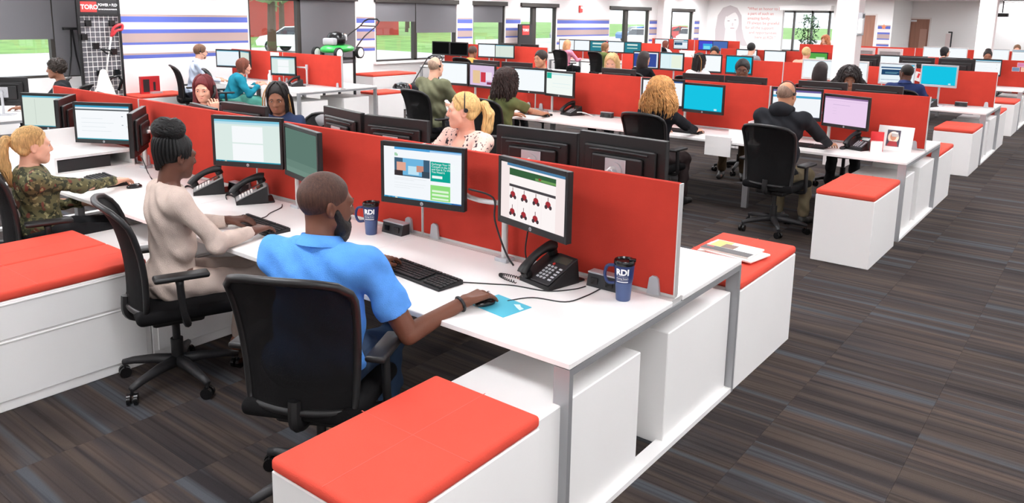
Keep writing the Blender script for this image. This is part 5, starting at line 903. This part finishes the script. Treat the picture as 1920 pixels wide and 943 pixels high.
P_('woman with braided updo in a beige sweater, typing', (-2.42, -.12, 1.215), -14, .05, 10, 8, 'dark', ('updo', '#090808'), ('#c3b1a6', 'long'), '#c3b1a6', ('w', -2.2, .17, .785), ('w', -2.5, .22, .785), 1.02, 2, shoes='#a5644a', thick=1.02, hs=.98)
P_('blonde woman with ponytail in a dark patterned green top, hand on the mouse', (-3.92, -.24, 1.11), -12, -.1, 0, 2, 'light', ('ponytail', '#c79f68'), ('#5f5c3c', 'long'), '#2a2a2c', ('w', -3.97, .27, .79), ('w', -4.05, .1, .66), .9, 2, topmat=camo, hs=.98)
P_('blonde woman with ponytail and headset in a pale floral blouse, smiling sideways', (-2.33, 2.05, 1.275), 172, .02, -42, 0, 'pink', ('ponytail', '#d3ab70'), ('#f0cfc4', 'short'), '#3a3a44', None, None, 1.12, 2, feat=('vneck',), topmat=floral, thick=1.15, hs=1.08, headset=1, legs=True)
r, d = P_('red-haired woman holding a telephone handset to her ear', (-5.62, 1.95, 1.21), 208, .06, 15, 14, 'light', ('long', '#6a2428'), ('#35272b', 'long'), '#2a2a2c', None, (-.15, .13, 1.0), .92, 1, feat=('hold-1',))
hp = d['hp']; MB().tube([Vector(hp(-.098, -.01, .03)), Vector(hp(-.112, .03, -.03)), Vector(hp(-.09, .085, -.09))], [.022, .013, .02], 8).build('held_handset', M_black, r, True)
P_('smiling woman with long blonde-streaked black braids looking down', (-4.5, 2.0, 1.205), 210, .06, 12, 18, 'mid', ('braids', '#1d1817'), ('#2e3a58', 'short'), '#2a2a2c', None, None, 1.0, 1, hs=1.05)
t = thing('draped_jacket', 'grey jacket draped over the braided woman\'s chair back', 'jacket', (-4.36, 2.44, .1), math.radians(-10)); S = SDF(); S.rc((-.22, 0, .86), (.22, 0, .86), .05, .05, k=.05).el((0, .03, .68), (.27, .07, .22), k=.06); sobj('fabric', [S.mesh(.016, lambda P: .008*np.sin(P[:, 0]*30+P[:, 2]*8))], mat('grey_wool', '#8a888a', .95, bump=.4, bscale=150), t)
P_('woman with short twisted hair in a dark shirt sitting by the bright window', (-8.92, 1.95, 1.22), 150, .05, 0, 0, 'mid', ('afro', '#2a2019'), ('#2b2d30', 'short'), '#2a2a2c', None, None, .9, 1, hs=.95)
P_('man in pale blue shirt with short brown hair by the striped wall', (-11.15, 5.2, 1.25), -22, .22, 0, 4, 'light', ('short', '#6a4a34'), ('#c9d3e6', 'long'), '#3a3a44', None, None, 1.05, 1, feat=('glasses', 'collar', 'smallbeard'), headset=1)
P_('auburn-haired woman in teal top leaning toward her desk', (-9.95, 5.25, 1.06), -30, .45, 3, 4, 'pink', ('bob', '#7c4636'), ('#1f7f94', 'long'), '#6fc2b0', None, None, 1.2, 1, thick=1.25, headset=1)
P_('bald man in olive green shirt seen from behind', (-5.49, 5.1, 1.30), -6, .1, 10, 2, 'light', ('bald', '#a08673'), ('#6f7058', 'long'), '#33343a', None, None, 1.28, 1, thick=1.25, headset=-1, hs=1.05)
P_('person with cropped hair in an orange shirt at the windows', (-10.03, 11.1, 1.14), -5, .25, -10, 10, 'mid', ('short', '#4a3830'), ('#efa152', 'short'), '#3a3a44', None, None, 1.0, 0)
P_('woman with long dark curls in a green top reaching to her mouse', (-4.21, 4.95, 1.19), -8, .16, -5, 10, 'tan', ('curly', '#33221e'), ('#6b7248', 'short'), '#c04a5a', ('w', -4.12, 5.55, .785), None, 1.0, 1)
P_('young man with dark cropped hair peering over the divider', (-5.5, 7.4, 1.325), 160, .05, 10, 4, 'tan', ('short', '#2a201c'), ('#3a3c42', 'short'), '#2a2a2c', None, None, 1.05, 1)
P_('blonde woman whose face peeks over the divider', (-4.26, 7.4, 1.325), 190, .05, 5, 10, 'light', ('long', '#d8b47e'), ('#8a8078', 'short'), '#2a2a2c', None, None, .95, 1)
P_('man with glasses and headset peering over the divider', (-2.35, 7.4, 1.34), 195, .05, 4, 8, 'brown', ('short', '#1c1716'), ('#4a4a50', 'long'), '#5a4a38', None, None, 1.1, 1, feat=('glasses',), headset=1, shoes='#2a2624')
P_('woman with loose dark hair peering over the divider beside the column', (-1.06, 7.4, 1.285), 198, .05, 4, 12, 'mid', ('curlylong', '#241b19'), ('#5a4a52', 'short'), '#2a2a2c', None, None, .95, 1)
P_('woman with long curly blonde hair in a black cardigan seen from behind', (-2.266, 5.05, 1.205), -4, .1, -6, 6, 'light', ('curlylong', '#b98650'), ('#1e1f24', 'long'), '#3a3030', ('w', -2.1, 5.57, .785), None, 1.0, 1)
P_('bald man in a black hooded jacket with headset seen from behind', (-1.0, 5.1, 1.28), -6, .12, -4, 6, 'tan', ('bald', '#8a7060'), ('#25262a', 'long'), '#6b604c', ('w', -.72, 5.6, .785), None, 1.2, 1, feat=('hood',), headset=-1, thick=1.12, shoes='#2a2826')
P_('woman with very long dark hair in black seen from behind', (-5.2, 10.1, 1.25), -12, .1, -12, 4, 'tan', ('long', '#2b211f'), ('#1d1c1f', 'long'), '#2a2a2c', None, None, .95, 0)
P_('woman with streaked dreadlocks in a white top seen from behind', (-4.15, 10.1, 1.26), -10, .1, -20, 4, 'dark', ('dreads', '#221b19'), ('#efeeee', 'long'), '#2a2a2c', None, None, .98, 0)
P_('woman with sleek dark hair by the nearer column seen from behind', (-2.17, 10.1, 1.215), -8, .1, -10, 4, 'dark', ('long', '#261c1b'), ('#4a3f40', 'long'), '#2a2a2c', None, None, .95, 0)
P_('man in navy shirt with short black hair seen from behind', (-1.01, 10.2, 1.24), 6, .14, 48, 4, 'dark', ('buzz', '#1c1512'), ('#2d3a66', 'short'), '#2a2a2c', None, None, 1.12, 0, feat=('collar',))
P_('man with black hair and grey hood collar two rows back', (-5.13, 14.9, 1.32), -5, .1, 0, 0, 'light', ('short', '#1a1716'), ('#8f9298', 'long'), '#2a2a2c', None, None, 1.0, 0)
P_('blonde person in a peach top two rows back', (-3.92, 14.9, 1.27), -5, .1, 0, 0, 'pink', ('short', '#d8b981'), ('#eab39c', 'short'), '#2a2a2c', None, None, 1.1, 0)
P_('man with cropped hair facing over the divider behind the dreadlocked woman', (-4.95, 12.5, 1.30), 190, .05, 4, 8, 'tan', ('short', '#241c1a'), ('#6a6a70', 'short'), '#2a2a2c', None, None, 1.0, 0)
P_('person with black hair and glasses in a dark red top at the far row', (-2.19, 20.5, 1.22), -20, .1, -35, 0, 'light', ('bob', '#171416'), ('#7c2f33', 'long'), '#2a2a2c', None, None, .95, 0, feat=('glasses',))
P_('person with a dark top bun facing over the divider', (-.9, 17.6, 1.27), 190, .05, 0, 10, 'mid', ('bun', '#1d1817'), ('#3f6a50', 'short'), '#2a2a2c', None, None, .95, 0)
P_('person with brown hair showing above the lined monitor', (-.9, 23.3, 1.27), 185, .05, 0, 5, 'light', ('short', '#6a4c34'), ('#7a7a80', 'short'), '#2a2a2c', None, None, .95, 0)
P_('strawberry blonde woman in a pink cardigan seen from behind', (-10.99, 16.3, 1.17), -10, .12, -8, 4, 'pink', ('long', '#d79a6c'), ('#f29bb4', 'long'), '#2a2a2c', None, None, 1.05, 0)
P_('short-haired woman in an olive top near the pink cardigan', (-9.75, 16.3, 1.14), -18, .2, -20, 8, 'light', ('bob', '#8a5f40'), ('#66703e', 'short'), '#2a2a2c', None, None, 1.05, 0)
P_('red-haired person in white at the portrait row', (-10.43, 21.2, 1.1), -10, .12, -10, 4, 'light', ('bob', '#7a3f30'), ('#e4e8f0', 'long'), '#2a2a2c', None, None, 1.0, 0)
P_('red-haired woman in white seated by the lobby opening', (-6.3, 24.3, 1.34), 150, .03, -5, 4, 'light', ('curlylong', '#b06a44'), ('#f0eef0', 'long'), '#2a2a2c', None, None, 1.0, 0)
# chairs under them
for lab, x, y, a in (('black mesh office chair of the blue-shirted man', -.98, -.35, 27), ('black mesh office chair of the woman in the beige sweater', -2.38, -.2, -20), ('black office chair of the blonde in the patterned top', -3.93, -.22, -14), ('black office chair of the woman in the floral blouse', -2.33, 2.13, 172), ('black office chair of the red-haired woman on the phone', -5.62, 2.06, 205), ('black office chair of the smiling braided woman', -4.43, 2.13, 170), ('black office chair of the hooded man', -1.0, 4.99, -6), ('black office chair of the curly blonde woman', -2.27, 4.95, -4), ('black office chair of the green-topped woman', -4.21, 4.82, -8), ('black office chair of the man in the olive shirt', -5.49, 4.98, -6), ('black office chair of the man in the pale blue shirt', -11.2, 5.03, -22), ('black office chair of the teal-topped woman', -10.08, 4.97, -30), ('empty black office chair by the bright window', -10.0, 2.2, 150), ('black office chair of the dark-shirted woman by the window', -8.92, 2.0, 138), ('black office chair of the man with glasses', -2.35, 7.5, 190), ('black office chair of the young man peering over', -5.5, 7.5, 160), ('black office chair of the blonde peeking over', -4.26, 7.5, 190), ('black office chair of the loose-haired woman by the column', -1.06, 7.5, 195), ('black office chair of the long-haired woman in black', -5.2, 9.98, -10), ('black office chair of the dreadlocked woman', -4.15, 9.98, -8), ('black office chair of the sleek-haired woman', -2.17, 9.98, -8), ('black office chair of the navy-shirted man', -1.01, 10.05, 0), ('black office chair of the man with the grey hood collar', -5.13, 14.8, 0), ('black office chair of the peach-topped person', -3.92, 14.8, 0), ('black office chair of the orange-shirted person', -10.03, 10.95, 0), ('black office chair of the woman in the pink cardigan', -11.0, 16.2, -8), ('black office chair of the woman in olive near the pink cardigan', -9.78, 16.13, -15), ('black office chair of the red-haired person in white', -10.43, 21.1, -8), ('black office chair behind the divider of the dreadlocked woman', -4.95, 12.6, 185), ('black office chair of the far-row person with glasses', -2.19, 20.4, -10), ('black office chair of the bun-haired person', -.9, 17.7, 185), ('black office chair behind the lined monitor', -.9, 23.4, 180), ('black office chair by the lobby opening', -6.3, 24.4, 150)): chair(lab, x, y, a)
